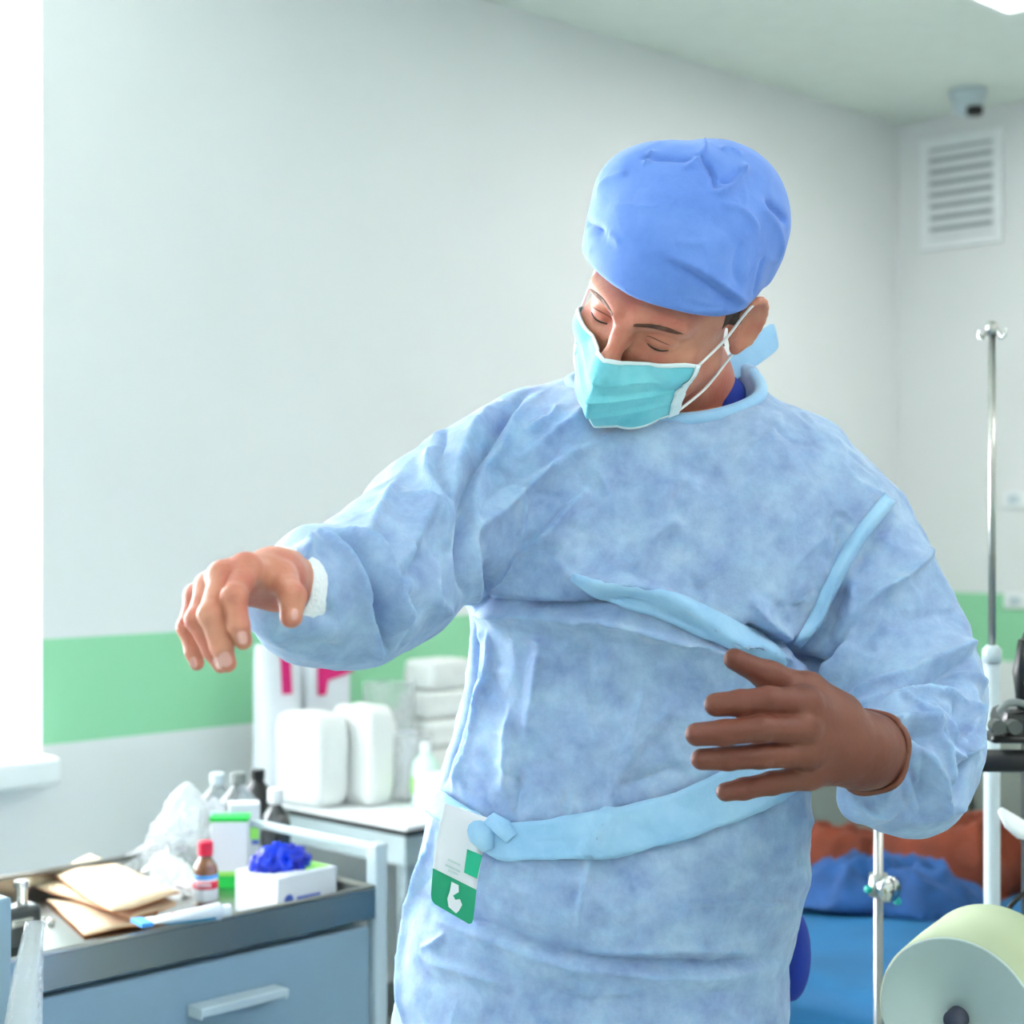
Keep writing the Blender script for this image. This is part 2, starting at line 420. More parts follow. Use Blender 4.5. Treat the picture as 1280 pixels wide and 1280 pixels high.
# ceiling lights: one in view, the others added for fill
for i, (t, b) in enumerate(PANELS):
    far = i == 0
    r = thing('ceiling_light', 'square white ceiling light panel at the top right of the picture, near the vent' if far else 'square white ceiling light panel added out of view to brighten the room',
              'ceiling light', room(t, b, CEIL), RA, 'ceiling light panels')
    m_ = MB(); s_ = .3
    for (x0, x1, y0, y1) in [(-s_, s_, -s_, -s_+.02), (-s_, s_, s_-.02, s_), (-s_, -s_+.02, -s_+.02, s_-.02), (s_-.02, s_, -s_+.02, s_-.02)]:
        m_.box(x0, x1, y0, y1, -.018, 0)
    obj('frame', m_, M['white'], r)
    obj('diffuser', MB().box(-.28, .28, -.28, .28, -.012, 0), M['glow'], r)

# wall vent on the far right wall
def on_right_wall(px, py, off=0):
    d = (W(px, py, 1)-CAM); t_ = ((ORG-U*off-CAM).dot(U))/d.dot(U); return CAM+d*t_
a, b = on_right_wall(1163, 186), on_right_wall(1243, 294)
bb0, bb1 = (a-ORG).dot(N), (b-ORG).dot(N); zt = on_right_wall(1200, 181).z; zb = on_right_wall(1200, 297).z
vr = thing('air_vent', 'white louvred air vent high on the wall under the security camera', 'air vent', room(0, (bb0+bb1)/2, (zt+zb)/2), RA)
hw, hh = (bb1-bb0)/2, (zt-zb)/2
m_ = MB(); fw = .035           # local: x away from the room, y towards -N
for (y0, y1, z0, z1) in [(-hw-fw, hw+fw, hh, hh+fw), (-hw-fw, hw+fw, -hh-fw, -hh), (-hw-fw, -hw, -hh, hh), (hw, hw+fw, -hh, hh)]:
    m_.box(-.018, 0, y0, y1, z0, z1)
obj('frame', m_, M['white'], vr, bevel=.004)
obj('backing', MB().box(-.003, 0, -hw, hw, -hh, hh), mat('vent_backing', S(165, 176, 176), .6), vr)
ns = 8
for k in range(ns):
    z = hh-(k+.5)*2*hh/ns; q = MB(); q.add([(-.014, -hw, z-.012), (-.014, hw, z-.012), (-.004, hw, z+.010), (-.004, -hw, z+.010),
        (-.011, -hw, z-.013), (-.011, hw, z-.013), (-.001, hw, z+.009), (-.001, -hw, z+.009)],
        [(0, 1, 2, 3), (7, 6, 5, 4), (0, 4, 5, 1), (3, 2, 6, 7), (0, 3, 7, 4), (1, 5, 6, 2)])
    q.box(-.020, -.012, -hw, hw, z-.016, z-.007); obj('louvre', q, M['white'], vr)

# dome security camera on the ceiling
p = W(1210, 112, (CEIL-CH)*F/(HY-112)); 
cr = thing('security_camera', 'small white dome security camera on the ceiling above the vent', 'security camera', (p.x, p.y, CEIL))
obj('base', MB().lathe([(0, 0), (.06, 0), (.062, -.02), (.054, -.035), (0, -.036)], 28), M['cartlight'], cr, smooth=True)
obj('housing', MB().lathe([(0.052, -.03), (.052, -.05), (.048, -.072), (.03, -.086), (0, -.092)], 28), M['cartlight'], cr, smooth=True)
obj('lens', MB().lathe([(0, 0), (.024, .002), (.028, .012), (.028, .03)], 20, (.012, -.04, -.098)), M['black'], cr, smooth=True)

# socket and switch on the right wall
for px, py, lab, nm, hs in [(1271, 751, 'white wall socket inside the green band at the right edge', 'wall_socket', .028), (1269, 624, 'small white switch plate on the wall above the green band', 'wall_switch', .03)]:
    p = on_right_wall(px, py); r = thing(nm, lab, 'socket' if 'socket' in nm else 'switch', p, RA)
    obj('plate', MB().box(-.012, 0, -.045, .045, -hs, hs), M['white'], r, bevel=.004)
    obj('rocker', MB().box(-.016, -.01, -.02, .02, -hs*.5, hs*.5), M['cartlight'], r, bevel=.002)
# ------------------------------------------------------------------ the person
PX, PY_ = .17, 1.90
person = thing('person', 'person in light blue surgical gown, cap and mask, looking down at an outstretched bare hand', 'person', (PX, PY_, 0))

# --- head frame: local x to the person's left, -y forward, z up
ha = (-.6238, .4486, .5322)
RH = (Matrix.Rotation(ha[0], 3, 'Z') @ Matrix.Rotation(ha[1], 3, 'X') @ Matrix.Rotation(ha[2], 3, 'Y'))
RHn = np.array(RH); TH = V3((.1591, 1.7578, CH+.2215))
def HL(x, y, z): return Vector(RHn @ V3((x, y, z))+TH)      # head-local to world
def hloc(P): return (P-TH) @ RHn

def f_face(Q):
    X = Q.copy(); X[:, 0] = np.abs(X[:, 0])
    d = ell(Q, (0, .012, .045), (.076, .096, .086))
    d = smin(d, ell(Q, (0, -.03, -.02), (.062, .062, .08)), .03)
    d = smin(d, ell(Q, (0, -.058, -.088), (.032, .034, .03)), .035)
    d = smin(d, cone(X, (.05, .0, -.05), (.02, -.06, -.09), .022, .018), .03)
    d = smin(d, ell(X, (.043, -.060, -.03), (.020, .021, .017)), .02)                    # cheekbones
    d = smin(d, cone(X, (.009, -.0945, .018), (.049, -.071, .021), .0105, .0075), .020)       # brow
    d = smax(d, -cone(X, (.0055, -.107, .012), (.0065, -.107, .030), .0022, .0015), .004)     # frown lines
    d = smax(d, -ell(X, (.033, -.099, -.002), (.021, .014, .0135)), .016)                # sockets
    d = smin(d, ell(X, (.032, -.0725, -.001), (.0155, .0145, .0125)), .003)              # lids over the eyes
    d = smin(d, chain(Q, [(0, -.088, .014), (0, -.100, -.006), (0, -.113, -.030), (0, -.117, -.04)], [.009, .0075, .0095, .011], .01), .012)
    d = smin(d, ell(X, (.012, -.105, -.044), (.009, .011, .008)), .008)
    d = smin(d, ell(Q, (0, -.096, -.068), (.022, .010, .0085)), .008)
    d = smin(d, ell(Q, (0, -.094, -.078), (.018, .010, .007)), .006)
    # ears
    e = X-V3((.081, .014, .002)); c, s = math.cos(.45), math.sin(.45)
    E_ = np.stack([e[:, 0]*c-e[:, 1]*s, e[:, 0]*s+e[:, 1]*c, e[:, 2]], 1)
    ear = ell(E_, (0, 0, .002), (.0065, .019, .031))
    rp_ = [(.0035+.0025*math.sin(a), .003+.0165*math.cos(a), .004+.0285*math.sin(a)) for a in np.linspace(2.7, -1.0, 12)]+[(.001, -.003, -.027)]
    ring = chain(E_, rp_, [.0026, .003, .0034]+[.0036]*6+[.0034, .0036, .0045, .0065], .003)
    ear = smin(smax(ear, -ell(E_, (.008, -.001, .003), (.008, .011, .019)), .004), ring, .004)
    ear = smin(ear, cone(E_, (.001, -.012, -.002), (.002, -.013, -.008), .004, .004), .004)
    return smin(d, ear, .006)
NB = [HL(0, .02, -.05), Vector((.178, 1.885, 1.46)), Vector((.172, 1.925, 1.38))]
def f_head(P):
    return smin(f_face(hloc(P)), chain(P, NB, [.055, .058, .075], .03), .025)

# --- hand chains (world)
def WP(px, py, Y): return W(px, py, Y)
RHAND = {  # the bare right hand, drooping
 'index':  ([(318, 722, 1.435), (308, 711, 1.40), (293, 746, 1.365), (298, 782, 1.36), (304, 801, 1.365)], [.0125, .0112, .0098, .0088, .0072]),
 'middle': ([(300, 730, 1.435), (279, 721, 1.395), (264, 768, 1.365), (277, 808, 1.365), (284, 829, 1.37)], [.0125, .0112, .0100, .0090, .0075]),
 'ring':   ([(290, 740, 1.44), (262, 734, 1.41), (247, 774, 1.385), (266, 813, 1.38), (276, 831, 1.38)], [.012, .0108, .0094, .0082, .0068]),
 'pinky':  ([(285, 748, 1.45), (246, 746, 1.43), (234, 784, 1.41), (242, 814, 1.405), (246, 829, 1.405)], [.011, .0092, .0080, .0070, .0060]),
 'thumb':  ([(338, 722, 1.455), (352, 722, 1.43), (366, 746, 1.405), (364, 771, 1.40)], [.015, .0125, .0105, .0092]),
}
RW = [W(354, 727, 1.49), W(348, 722, 1.465)]
def f_rhand(P):
    d = None
    for k in ('index', 'middle', 'ring', 'pinky'):
        pts, rs = RHAND[k]; pts = [W(*q) for q in pts]
        c = chain(P, pts[1:], rs[1:], .0035)
        c = smin(c, cone(P, pts[2], pts[2]+Vector((0, -.0006, 0)), rs[2]*1.06, rs[2]*1.06), .003)
        d = c if d is None else smin(d, c, .0016)
    pal = None
    for k in ('index', 'middle', 'ring', 'pinky'):
        pts, rs = RHAND[k]
        c = cone(P, RW[1]+(W(*pts[1])-RW[1])*.15, W(*pts[1]), .0175, rs[1]*1.1)
        pal = c if pal is None else smin(pal, c, .014)
    pal = smin(pal, chain(P, [W(430, 742, 1.62), RW[0], RW[1]], [.034, .0235, .020], .02), .02)
    pts, rs = RHAND['thumb']
    th = chain(P, [W(*q) for q in pts], rs, .006)
    pal = smin(pal, th, .009)
    for k in ('index', 'middle', 'ring', 'pinky'):                    # knuckles
        pts, rs = RHAND[k]; q = W(*pts[1]); pal = smin(pal, cone(P, q, q+Vector((0, 0, .001)), rs[1]*.98, rs[1]*.98), .006)
    return smin(d, pal, .005)
def nail(px, py, Y, tree, sx, sy, ang):
    """a small curved nail plate laid on a finger end"""
    mb = MB(); rows = []
    ca, sa = math.cos(ang), math.sin(ang)
    for i in range(9):
        row = []
        for j in range(9):
            u, v = (i-4)/4, (j-4)/4; l = max(abs(u), abs(v)); 
            k = 1 if l == 0 else l/math.hypot(u, v)
            k = k**.7 if l else 1
            x = u*k*sx; y = v*k*sy
            q, n_ = hit(tree, px+x*ca-y*sa, py+x*sa+y*ca)
            if q is None: return None
            e = 1-min(1, (x/sx)**2+(y/sy)**2)
            row.append(q+n_*(.0002+.0007*e**.5))
        rows.append(row)
    return mb.grid(rows)

LHAND = {  # the left hand in the brown glove
 'index':  ([(1030, 900, 1.565), (1008, 878, 1.545), (960, 875, 1.53), (925, 879, 1.53), (895, 881, 1.53)], [.0155, .0130, .0120, .0116, .0106]),
 'middle': ([(1030, 918, 1.565), (1006, 910, 1.54), (950, 911, 1.52), (905, 916, 1.52), (871, 918, 1.52)], [.0150, .0128, .0118, .0112, .0104]),
 'ring':   ([(1030, 940, 1.565), (1008, 942, 1.545), (950, 945, 1.53), (910, 948, 1.53), (877, 949, 1.53)], [.0150, .0126, .0112, .0106, .0097]),
 'pinky':  ([(1030, 962, 1.57), (1012, 970, 1.56), (965, 979, 1.55), (930, 986, 1.545), (907, 990, 1.545)], [.0145, .0118, .0104, .0096, .0086]),
 'thumb':  ([(1050, 890, 1.585), (1010, 862, 1.575), (962, 846, 1.56), (918, 824, 1.55)], [.0190, .0145, .0125, .0098]),
}
LW = [W(1100, 940, 1.655), W(1082, 938, 1.62), W(1058, 932, 1.59)]
def f_lhand(P, g=0.0):
    d = None
    for k in ('index', 'middle', 'ring', 'pinky'):
        pts, rs = LHAND[k]; c = chain(P, [W(*q) for q in pts[1:]], [r+g for r in rs[1:]], .004)
        d = c if d is None else smin(d, c, .003)
    pal = None
    for k in ('index', 'middle', 'ring', 'pinky'):
        pts, rs = LHAND[k]
        c = cone(P, W(*pts[1]), LW[1]+(W(*pts[1])-LW[1])*.25, rs[1]+g, .023+g); pal = c if pal is None else smin(pal, c, .016)
    pal = smin(pal, chain(P, [LW[2], LW[1], LW[0]], [.026+g, .0315+g, .0355+g], .02), .02)
    pts, rs = LHAND['thumb']; pal = smin(pal, chain(P, [W(*q) for q in pts], [r+g for r in rs], .01), .014)
    return smin(d, pal, .007)

# --- the gown's torso: rows of (picture row, left edge, right edge, half thickness, centre depth)
ROWS = np.array([(430, 800, 880, .05, 1.92), (462, 740, 945, .085, 1.91), (490, 672, 958, .105, 1.90), (525, 622, 1008, .12, 1.89), (570, 590, 1048, .13, 1.885), (620, 580, 1066, .135, 1.88),
 (700, 574, 1060, .142, 1.875), (745, 584, 1040, .148, 1.875), (762, 592, 1030, .145, 1.875), (790, 594, 1022, .138, 1.875), (860, 588, 1015, .138, 1.875), (920, 570, 1008, .142, 1.875), (985, 548, 1004, .147, 1.875),
 (1040, 536, 1008, .150, 1.875), (1090, 528, 1006, .152, 1.875), (1150, 517, 994, .150, 1.875), (1195, 510, 980, .146, 1.875), (1215, 507, 979, .150, 1.875), (1300, 488, 980, .155, 1.875), (1500, 455, 985, .165, 1.88), (1790, 440, 990, .17, 1.88)], float)
rz = CH-(ROWS[:, 0]-HY)/F*1.88; rl = (ROWS[:, 1]-640)/F*1.88; rr = (ROWS[:, 2]-640)/F*1.88
o_ = np.argsort(rz); rz, rl, rr, rty, rcy = rz[o_], rl[o_], rr[o_], ROWS[o_, 3], ROWS[o_, 4]
ztop, zbot = rz[-1], rz[0]
def f_torso(P, shrink=0.0):
    z = np.clip(P[:, 2], zbot, ztop); l = np.interp(z, rz, rl); r = np.interp(z, rz, rr)
    rx = np.maximum((r-l)/2-shrink, .01); ry = np.maximum(np.interp(z, rz, rty)-shrink, .01); x = P[:, 0]-(l+r)/2; y = P[:, 1]-np.interp(z, rz, rcy)
    n = 2.35; k = ((np.abs(x)/rx)**n+(np.abs(y)/ry)**n)**(1/n)+1e-9
    d = np.hypot(x, y)*(1-1/k); d = np.where(k < .05, -ry, d)
    return smax(smax(d, P[:, 2]-ztop+shrink, .02), zbot-P[:, 2]-shrink, .01)
SL_R = ([(668, 580, 1.87), (602, 624, 1.83), (545, 660, 1.78), (490, 712, 1.71), (445, 742, 1.65), (405, 747, 1.585), (362, 748, 1.515)], [.078, .074, .068, .066, .064, .059, .040])
SL_L = ([(990, 605, 1.88), (1040, 668, 1.87), (1078, 745, 1.86), (1114, 820, 1.84), (1136, 890, 1.80), (1134, 945, 1.755), (1126, 952, 1.72), (1108, 948, 1.685)], [.076, .078, .076, .075, .073, .068, .058, .045])
HOLE_C, HOLE_R = V3((.166, 1.845, 1.475)), (.099, .105, .070)
def f_gown(P):
    d = f_torso(P)
    a = chain(P, [W(*q) for q in SL_R[0]], SL_R[1], .03); b = chain(P, [W(*q) for q in SL_L[0]], SL_L[1], .03)
    b = smin(b, cone(P, W(1145, 980, 1.73), W(1072, 1000, 1.68), .040, .018), .03)
    d = smin(d, a, .022); d = smin(d, b, .022)
    return smax(d, -ell(P, HOLE_C, HOLE_R), .012)
gv, gf = sdf_mesh(f_gown, (-.36, 1.38, .33), (.62, 2.10, 1.58), .0029)
gt = bvh(gv, gf); gn = normals(gv, gf); gd = np.zeros(len(gv))

FOLDS = [ # points, width above/left.. , width other side, height
 # groove and swelling where the right sleeve meets the body
 ([(702, 468), (645, 508), (607, 560), (583, 620), (574, 690), (578, 745)], .006, .010, -.010),
 ([(690, 462), (625, 500), (585, 560), (562, 620), (556, 690)], .012, .016, .006),
 ([(612, 560), (592, 610), (583, 680), (588, 750)], .010, .010, .006),
 # right upper arm
 ([(502, 618), (534, 636), (520, 668), (491, 712)], .009, .012, .007),
 ([(540, 560), (533, 600), (545, 640), (552, 690)], .010, .007, .006),
 ([(560, 540), (548, 590), (560, 640)], .006, .006, -.004),
 ([(500, 600), (478, 640), (455, 672)], .008, .008, .005),
 ([(520, 690), (500, 735), (520, 770)], .010, .012, -.005),
 ([(545, 700), (535, 745), (560, 765)], .008, .012, .006),
 ([(470, 640), (500, 700), (505, 740), (480, 770)], .012, .012, .004),
 ([(410, 662), (440, 680), (463, 725), (478, 770), (484, 815)], .006, .009, -.013),
 ([(400, 668), (428, 700), (450, 745), (463, 790), (466, 822)], .008, .006, .008),
 ([(430, 662), (462, 690), (485, 735), (496, 790)], .007, .010, .008),
 ([(452, 745), (470, 790), (475, 812)], .003, .004, -.006),
 ([(398, 680), (380, 700), (378, 735)], .008, .010, .004),
 ([(380, 700), (395, 750), (425, 780)], .012, .014, -.004),
 ([(345, 790), (385, 806), (430, 812)], .010, .014, -.003),
 ([(405, 668), (385, 690), (372, 720)], .004, .004, .004),
 # chest creases running up from the right armpit
 ([(578, 665), (610, 645), (650, 612), (690, 590), (730, 560)], .006, .010, .006),
 ([(600, 700), (605, 740), (600, 762)], .008, .012, -.006),
 ([(590, 600), (620, 570), (640, 530), (662, 505)], .005, .008, .004),
 ([(640, 580), (680, 555), (720, 525), (735, 505)], .006, .008, .0035),
 ([(645, 668), (652, 640), (655, 622)], .003, .005, .003),
 ([(596, 640), (625, 610), (655, 602)], .004, .005, -.003),
 ([(610, 740), (640, 700), (680, 680), (712, 640), (733, 610)], .006, .012, .005),
 ([(670, 690), (700, 660), (735, 610)], .005, .008, .004),
 ([(700, 570), (740, 560), (780, 540)], .008, .008, .003),
 ([(650, 545), (690, 525), (700, 505)], .004, .005, .003),
 # blouse overhang and the cloth band above the waist
 ([(690, 692), (720, 722), (770, 735), (830, 744), (880, 775), (930, 802), (990, 832)], .012, .022, .010),
 ([(650, 760), (700, 757), (750, 748), (790, 745), (830, 755)], .004, .007, -.010),
 ([(820, 752), (870, 775), (900, 800)], .005, .008, -.006),
 ([(594, 764), (650, 763), (710, 766), (775, 775), (840, 792), (900, 815), (960, 850)], .004, .014, .009),
 ([(594, 752), (640, 752), (700, 760), (760, 768)], .005, .005, -.006),
 ([(900, 790), (950, 812), (985, 826)], .006, .006, .006),
 ([(930, 778), (960, 795), (992, 808)], .003, .005, -.012),
 ([(985, 800), (1010, 820), (1035, 850), (1048, 880)], .007, .008, -.016),
 # left chest and shoulder
 ([(1040, 640), (1045, 680), (1030, 715)], .010, .012, -.004),
 ([(850, 650), (820, 670), (790, 720)], .008, .010, .005),
 ([(935, 745), (955, 770), (990, 800)], .006, .010, .005),
 ([(880, 620), (850, 600), (820, 640)], .010, .012, .003),
 ([(1112, 622), (1070, 672), (1040, 722), (1015, 775), (992, 806)], .006, .008, .006),
 ([(1122, 640), (1082, 690), (1055, 740), (1035, 790), (1010, 815)], .007, .007, -.005),
 # left upper arm
 ([(1160, 690), (1125, 725), (1090, 750), (1068, 790), (1055, 830), (1040, 860)], .008, .014, .009),
 ([(1062, 700), (1065, 740), (1070, 780)], .008, .008, .004),
 ([(1080, 760), (1060, 800), (1035, 830), (1020, 830)], .006, .006, -.006),
 ([(1055, 825), (1045, 850), (1050, 880)], .005, .006, .006),
 ([(1110, 790), (1150, 770), (1200, 760)], .014, .018, -.004),
 ([(1062, 888), (1090, 882), (1116, 873), (1164, 847), (1205, 826), (1236, 812)], .004, .012, -.009),
 ([(1060, 872), (1110, 858), (1160, 832), (1200, 812), (1232, 800)], .010, .005, .006),
 ([(1081, 893), (1129, 876), (1184, 871), (1210, 881)], .007, .004, .007),
 ([(1100, 912), (1116, 914), (1136, 907), (1160, 914), (1182, 921)], .005, .003, .008),
 ([(1112, 922), (1140, 917), (1165, 924)], .003, .006, -.005),
 ([(1125, 918), (1157, 946), (1177, 991), (1181, 1018)], .004, .009, .008),
 ([(1112, 935), (1138, 962), (1152, 1000), (1152, 1025)], .008, .005, -.005),
 ([(1208, 872), (1217, 905), (1216, 930), (1200, 948), (1168, 932)], .004, .006, .006),
 ([(1190, 885), (1200, 915), (1190, 935)], .005, .005, -.005),
 ([(1140, 880), (1160, 890), (1190, 888)], .003, .005, -.004),
 ([(1195, 840), (1215, 848), (1232, 862)], .004, .006, .005),
 # forearm ballooning
 ([(1100, 892), (1130, 880), (1150, 892), (1180, 890)], .005, .005, .006),
 ([(1128, 905), (1150, 940), (1160, 980), (1150, 1010)], .008, .010, -.006),
 ([(1145, 900), (1175, 940), (1185, 985)], .008, .010, .007),
 ([(1190, 870), (1205, 910), (1205, 960), (1190, 1000)], .008, .010, -.006),
 ([(1168, 890), (1200, 930), (1212, 900), (1215, 860)], .005, .006, .005),
 ([(1120, 900), (1120, 950), (1105, 1005)], .007, .008, .005),
 ([(1135, 960), (1130, 1000), (1150, 1025)], .008, .009, -.004),
 ([(1060, 990), (1090, 1010), (1120, 1018)], .006, .008, .004),
 # lower body
 ([(505, 1095), (560, 1140), (620, 1162), (700, 1190), (770, 1202), (850, 1206), (930, 1206), (978, 1198)], .012, .005, -.008),
 ([(540, 1145), (600, 1165), (700, 1200), (800, 1214), (900, 1215), (970, 1208)], .006, .012, .005),
 ([(597, 772), (597, 840), (585, 900), (570, 950), (560, 985)], .004, .006, -.009),
 ([(612, 780), (612, 840), (596, 900), (580, 960), (572, 1000)], .006, .010, .005),
 ([(605, 860), (590, 920), (575, 975)], .003, .004, -.004),
 ([(805, 862), (795, 900), (782, 945)], .004, .006, .004),
 ([(770, 990), (745, 1050), (730, 1110), (722, 1180)], .004, .005, .0055),
 ([(845, 870), (825, 900), (800, 930), (780, 965)], .008, .010, .004),
 ([(860, 975), (840, 960), (800, 975), (770, 985)], .008, .008, -.004),
 ([(740, 800), (735, 850), (745, 900)], .014, .014, -.004),
 ([(680, 790), (670, 850), (660, 930)], .012, .016, .004),
 ([(640, 880), (635, 940), (632, 1000)], .006, .008, .004),
 ([(650, 960), (645, 1010), (640, 1020)], .004, .004, -.003),
 ([(830, 1128), (900, 1125), (990, 1130)], .003, .004, .0035),
 ([(700, 1180), (760, 1192), (880, 1185), (940, 1195)], .006, .006, .003),
 ([(530, 1185), (545, 1180), (560, 1168)], .003, .003, .004),
 ([(540, 1200), (590, 1215), (640, 1228)], .006, .006, .004),
 ([(700, 1215), (740, 1240), (800, 1235)], .006, .006, .0035),
 ([(530, 1040), (515, 1120), (495, 1220), (480, 1290)], .006, .006, -.006),
 ([(548, 1020), (530, 1100), (512, 1180), (508, 1290)], .008, .008, .005),
]
for pts, w1, w2, h in FOLDS: fold(gv, gn, gd, gt, pts, w1*.78, w2*.85, h*2.25)
rnd = random.Random(11)
for k in range(280):                       # small papery creases everywhere on the front
    x = rnd.uniform(500, 1220); y = rnd.uniform(490, 1280)
    a_ = rnd.uniform(-1.2, 1.2)+(math.pi/2 if rnd.random() < .35 else 0); L_ = rnd.uniform(18, 60); b_ = a_+rnd.uniform(-.7, .7)
    pts = [(x-L_*math.cos(a_), y-L_*math.sin(a_)), (x, y), (x+L_*math.cos(b_), y+L_*math.sin(b_))]
    fold(gv, gn, gd, gt, pts, rnd.uniform(.0028, .007), rnd.uniform(.004, .011), rnd.choice((-1, 1))*rnd.uniform(.0012, .0046), .5)
for i in range(len(gv)):                   # slow swell of the cloth
    q = Vector(gv[i]); gd[i] += .0050*noise.noise(q*9)+.0040*(1-2*abs(noise.noise(q*15+Vector((3, 1, 7)))))+.0010*(1-2*abs(noise.noise(q*40)))
gv0 = gv; gv = relax(gv+gn*gd[:, None], gf, 1, .45)
gown = obj('gown', to_mb(gv, gf), M['gown'], person, True, True)
gown['label'] = 'pale blue non-woven gown'
gt = bvh(gv, gf)

def ribbon(pts, w, name, m, off=.003, parent=None, th=.0012, rows=6, step=5, wav=0):
    """a strip of cloth lying on the gown; pts are (x, y, half width) in the picture"""
    P = spline([V3(p) for p in pts], 8); mb = MB(); rw = []
    for i, p in enumerate(P):
        a = P[max(0, i-1)]; b = P[min(len(P)-1, i+1)]; t = b-a; t = t/np.hypot(t[0], t[1]); nx, ny = -t[1], t[0]
        row = []
        for j in range(rows+1):
            s = (j/rows*2-1)*p[2]; q, n_ = hit(gt, p[0]+nx*s, p[1]+ny*s)
            row.append(None if q is None else q+n_*(off+wav*math.sin(i*1.7+j)*.5))
        if all(r is not None for r in row): rw.append(row)
    raw = rw
    for _ in range(3):
        rw = [[(rw[max(0, i-1)][j]+rw[i][j]*2+rw[min(len(rw)-1, i+1)][j])/4 if 0 < i < len(rw)-1 else rw[i][j] for j in range(rows+1)] for i in range(len(rw))]
    rw = [[(a if (a-CAM).length < (b-CAM).length else b) for a, b in zip(r1, r2)] for r1, r2 in zip(rw, raw)]
    mb.grid(rw)
    return obj(name, mb, m, parent or gown, True, True, solid=th, offset=1)
belt = ribbon([(540, 995, 16), (558, 1008, 17), (580, 1020, 14), (598, 1036, 14), (615, 1048, 19), (640, 1052, 24), (700, 1048, 27), (765, 1040, 30), (830, 1025, 30), (890, 1003, 32), (950, 975, 32), (1000, 945, 30)], 0, 'belt', M['gown2'], .006, rows=8, wav=.001)
ribbon([(1112, 622, 9), (1070, 676, 8), (1042, 726, 9), (1018, 776, 9), (996, 806, 5)], 0, 'shoulder_seam', M['gown2'], .0012, th=.0006)
ribbon([(716, 722, 3), (760, 741, 11), (830, 757, 17), (890, 783, 19), (940, 808, 17), (980, 832, 10)], 0, 'waist_fold', M['gown2'], .0025, th=.0006)
for (a_, b_) in (((352, 1.505), 0),):
    pass
# knot of the belt over the badge
kq = [hit(gt, x, y)[0]+Vector((0, -.012, 0)) for x, y in [(575, 1012), (590, 1022), (604, 1042), (610, 1060)]]
obj('belt_knot', MB().tube(kq, [.006, .011, .014, .006], 12, flat=.7), M['gown2'], gown, True, True)
kq = [hit(gt, x, y)[0]+Vector((0, -.009, 0)) for x, y in [(604, 1030), (616, 1024), (628, 1032), (640, 1046)]]
obj('belt_knot', MB().tube(kq, [.005, .009, .010, .008], 12, flat=.7), M['gown2'], gown, True, True)

# collar binding round the neck opening
hd = np.abs(ell(gv0, HOLE_C, HOLE_R)); td = np.abs(f_torso(gv0)); an_ = np.arctan2(gv0[:, 0]-HOLE_C[0], -(gv0[:, 1]-HOLE_C[1]))
cand = np.where((hd < .012) & (td < .02))[0]; ring2 = []
for k in range(48):
    a_ = -math.pi+2*math.pi*(k+.5)/48; m_ = cand[np.abs(an_[cand]-a_) < .09]
    if len(m_):
        m_ = m_[np.argsort(hd[m_]*.7+td[m_])[:10]]; ring2.append(Vector(gv0[m_].mean(0)))
nr_ = len(ring2)
for _ in range(3): ring2 = [(ring2[i-1]+ring2[i]*2+ring2[(i+1) % nr_])/4 for i in range(nr_)]
ring2 = [q+(q-Vector(HOLE_C)-Vector((0, 0, .03))).normalized()*.003 for q in ring2]
obj('collar', MB().tube(ring2, .0075, 10, closed=True, flat=1), M['gown2'], gown, True, True)

# neck ties standing out behind the head
def strip(pts, wv, name, m, parent, th=.001):
    mb = MB(); P = spline([V3(p) for p in pts], 6); wv = V3(wv)
    rows = [[Vector(p-wv*.5+wv*j/5+V3((0, 0, .0015*math.sin(i+j)))) for j in range(6)] for i, p in enumerate(P)]
    return obj(name, mb.grid(rows), m, parent, True, True, solid=th)
a0, a1, b0, b1 = W(903, 462, 1.89), W(940, 420, 1.93), W(972, 418, 1.95), W(985, 412, 1.95)
mbt = MB(); rows = []
A_ = [W(900, 450, 1.88), W(935, 425, 1.92), W(968, 398, 1.95)]; B_ = [W(915, 480, 1.88), W(945, 458, 1.90), W(977, 436, 1.93)]
for i in range(3):
    rows.append([A_[i].lerp(B_[i], j/4)+Vector((0, .003*math.sin(j*1.5+i), 0)) for j in range(5)])
obj('neck_tie', mbt.grid(rows), M['gown2'], gown, True, True, solid=.001, sub=2)

# white knitted cuff at the right wrist
obj('knit_cuff', MB().tube([W(380, 742, 1.56), W(366, 738, 1.525), W(355, 736, 1.497), W(349, 735, 1.487)], [.036, .0385, .037, .031], 28, caps=False), M['knit'], gown, True, True, solid=.002)
# --- the body under it, with head and right hand
hv, hf = sdf_mesh(lambda P: smax(f_head(P), 1.385-P[:, 2], .004), (-.02, 1.58, 1.36), (.36, 2.02, 1.75), .0017); hv = relax(hv, hf, 3)
rv, rf = sdf_mesh(f_rhand, (-.30, 1.33, 1.17), (-.10, 1.70, 1.31), .0011)
def f_body(P):
    d = f_torso(P, .040)
    d = smax(d, P[:, 2]-1.435, .03)
    a = chain(P, [W(665, 560, 1.87), W(480, 715, 1.71), W(364, 742, 1.52)], [.046, .040, .024], .02)
    b = chain(P, [W(1020, 600, 1.88), W(1145, 900, 1.81), W(1095, 938, 1.65)], [.048, .042, .022], .02)
    d = smin(smin(d, a, .02), b, .02)
    d = smin(d, chain(P, NB[1:], [.056, .075], .03), .03)
    d = smin(d, cone(P, W(1095, 938, 1.65), W(1018, 922, 1.565), .022, .0125), .01)
    return d
bv, bf = sdf_mesh(lambda P: smax(smax(f_body(P), f_gown(P)*1.0+.010 if False else f_body(P), .001), .86-P[:, 2], .01), (-.34, 1.46, .84), (.60, 2.10, 1.50), .007)
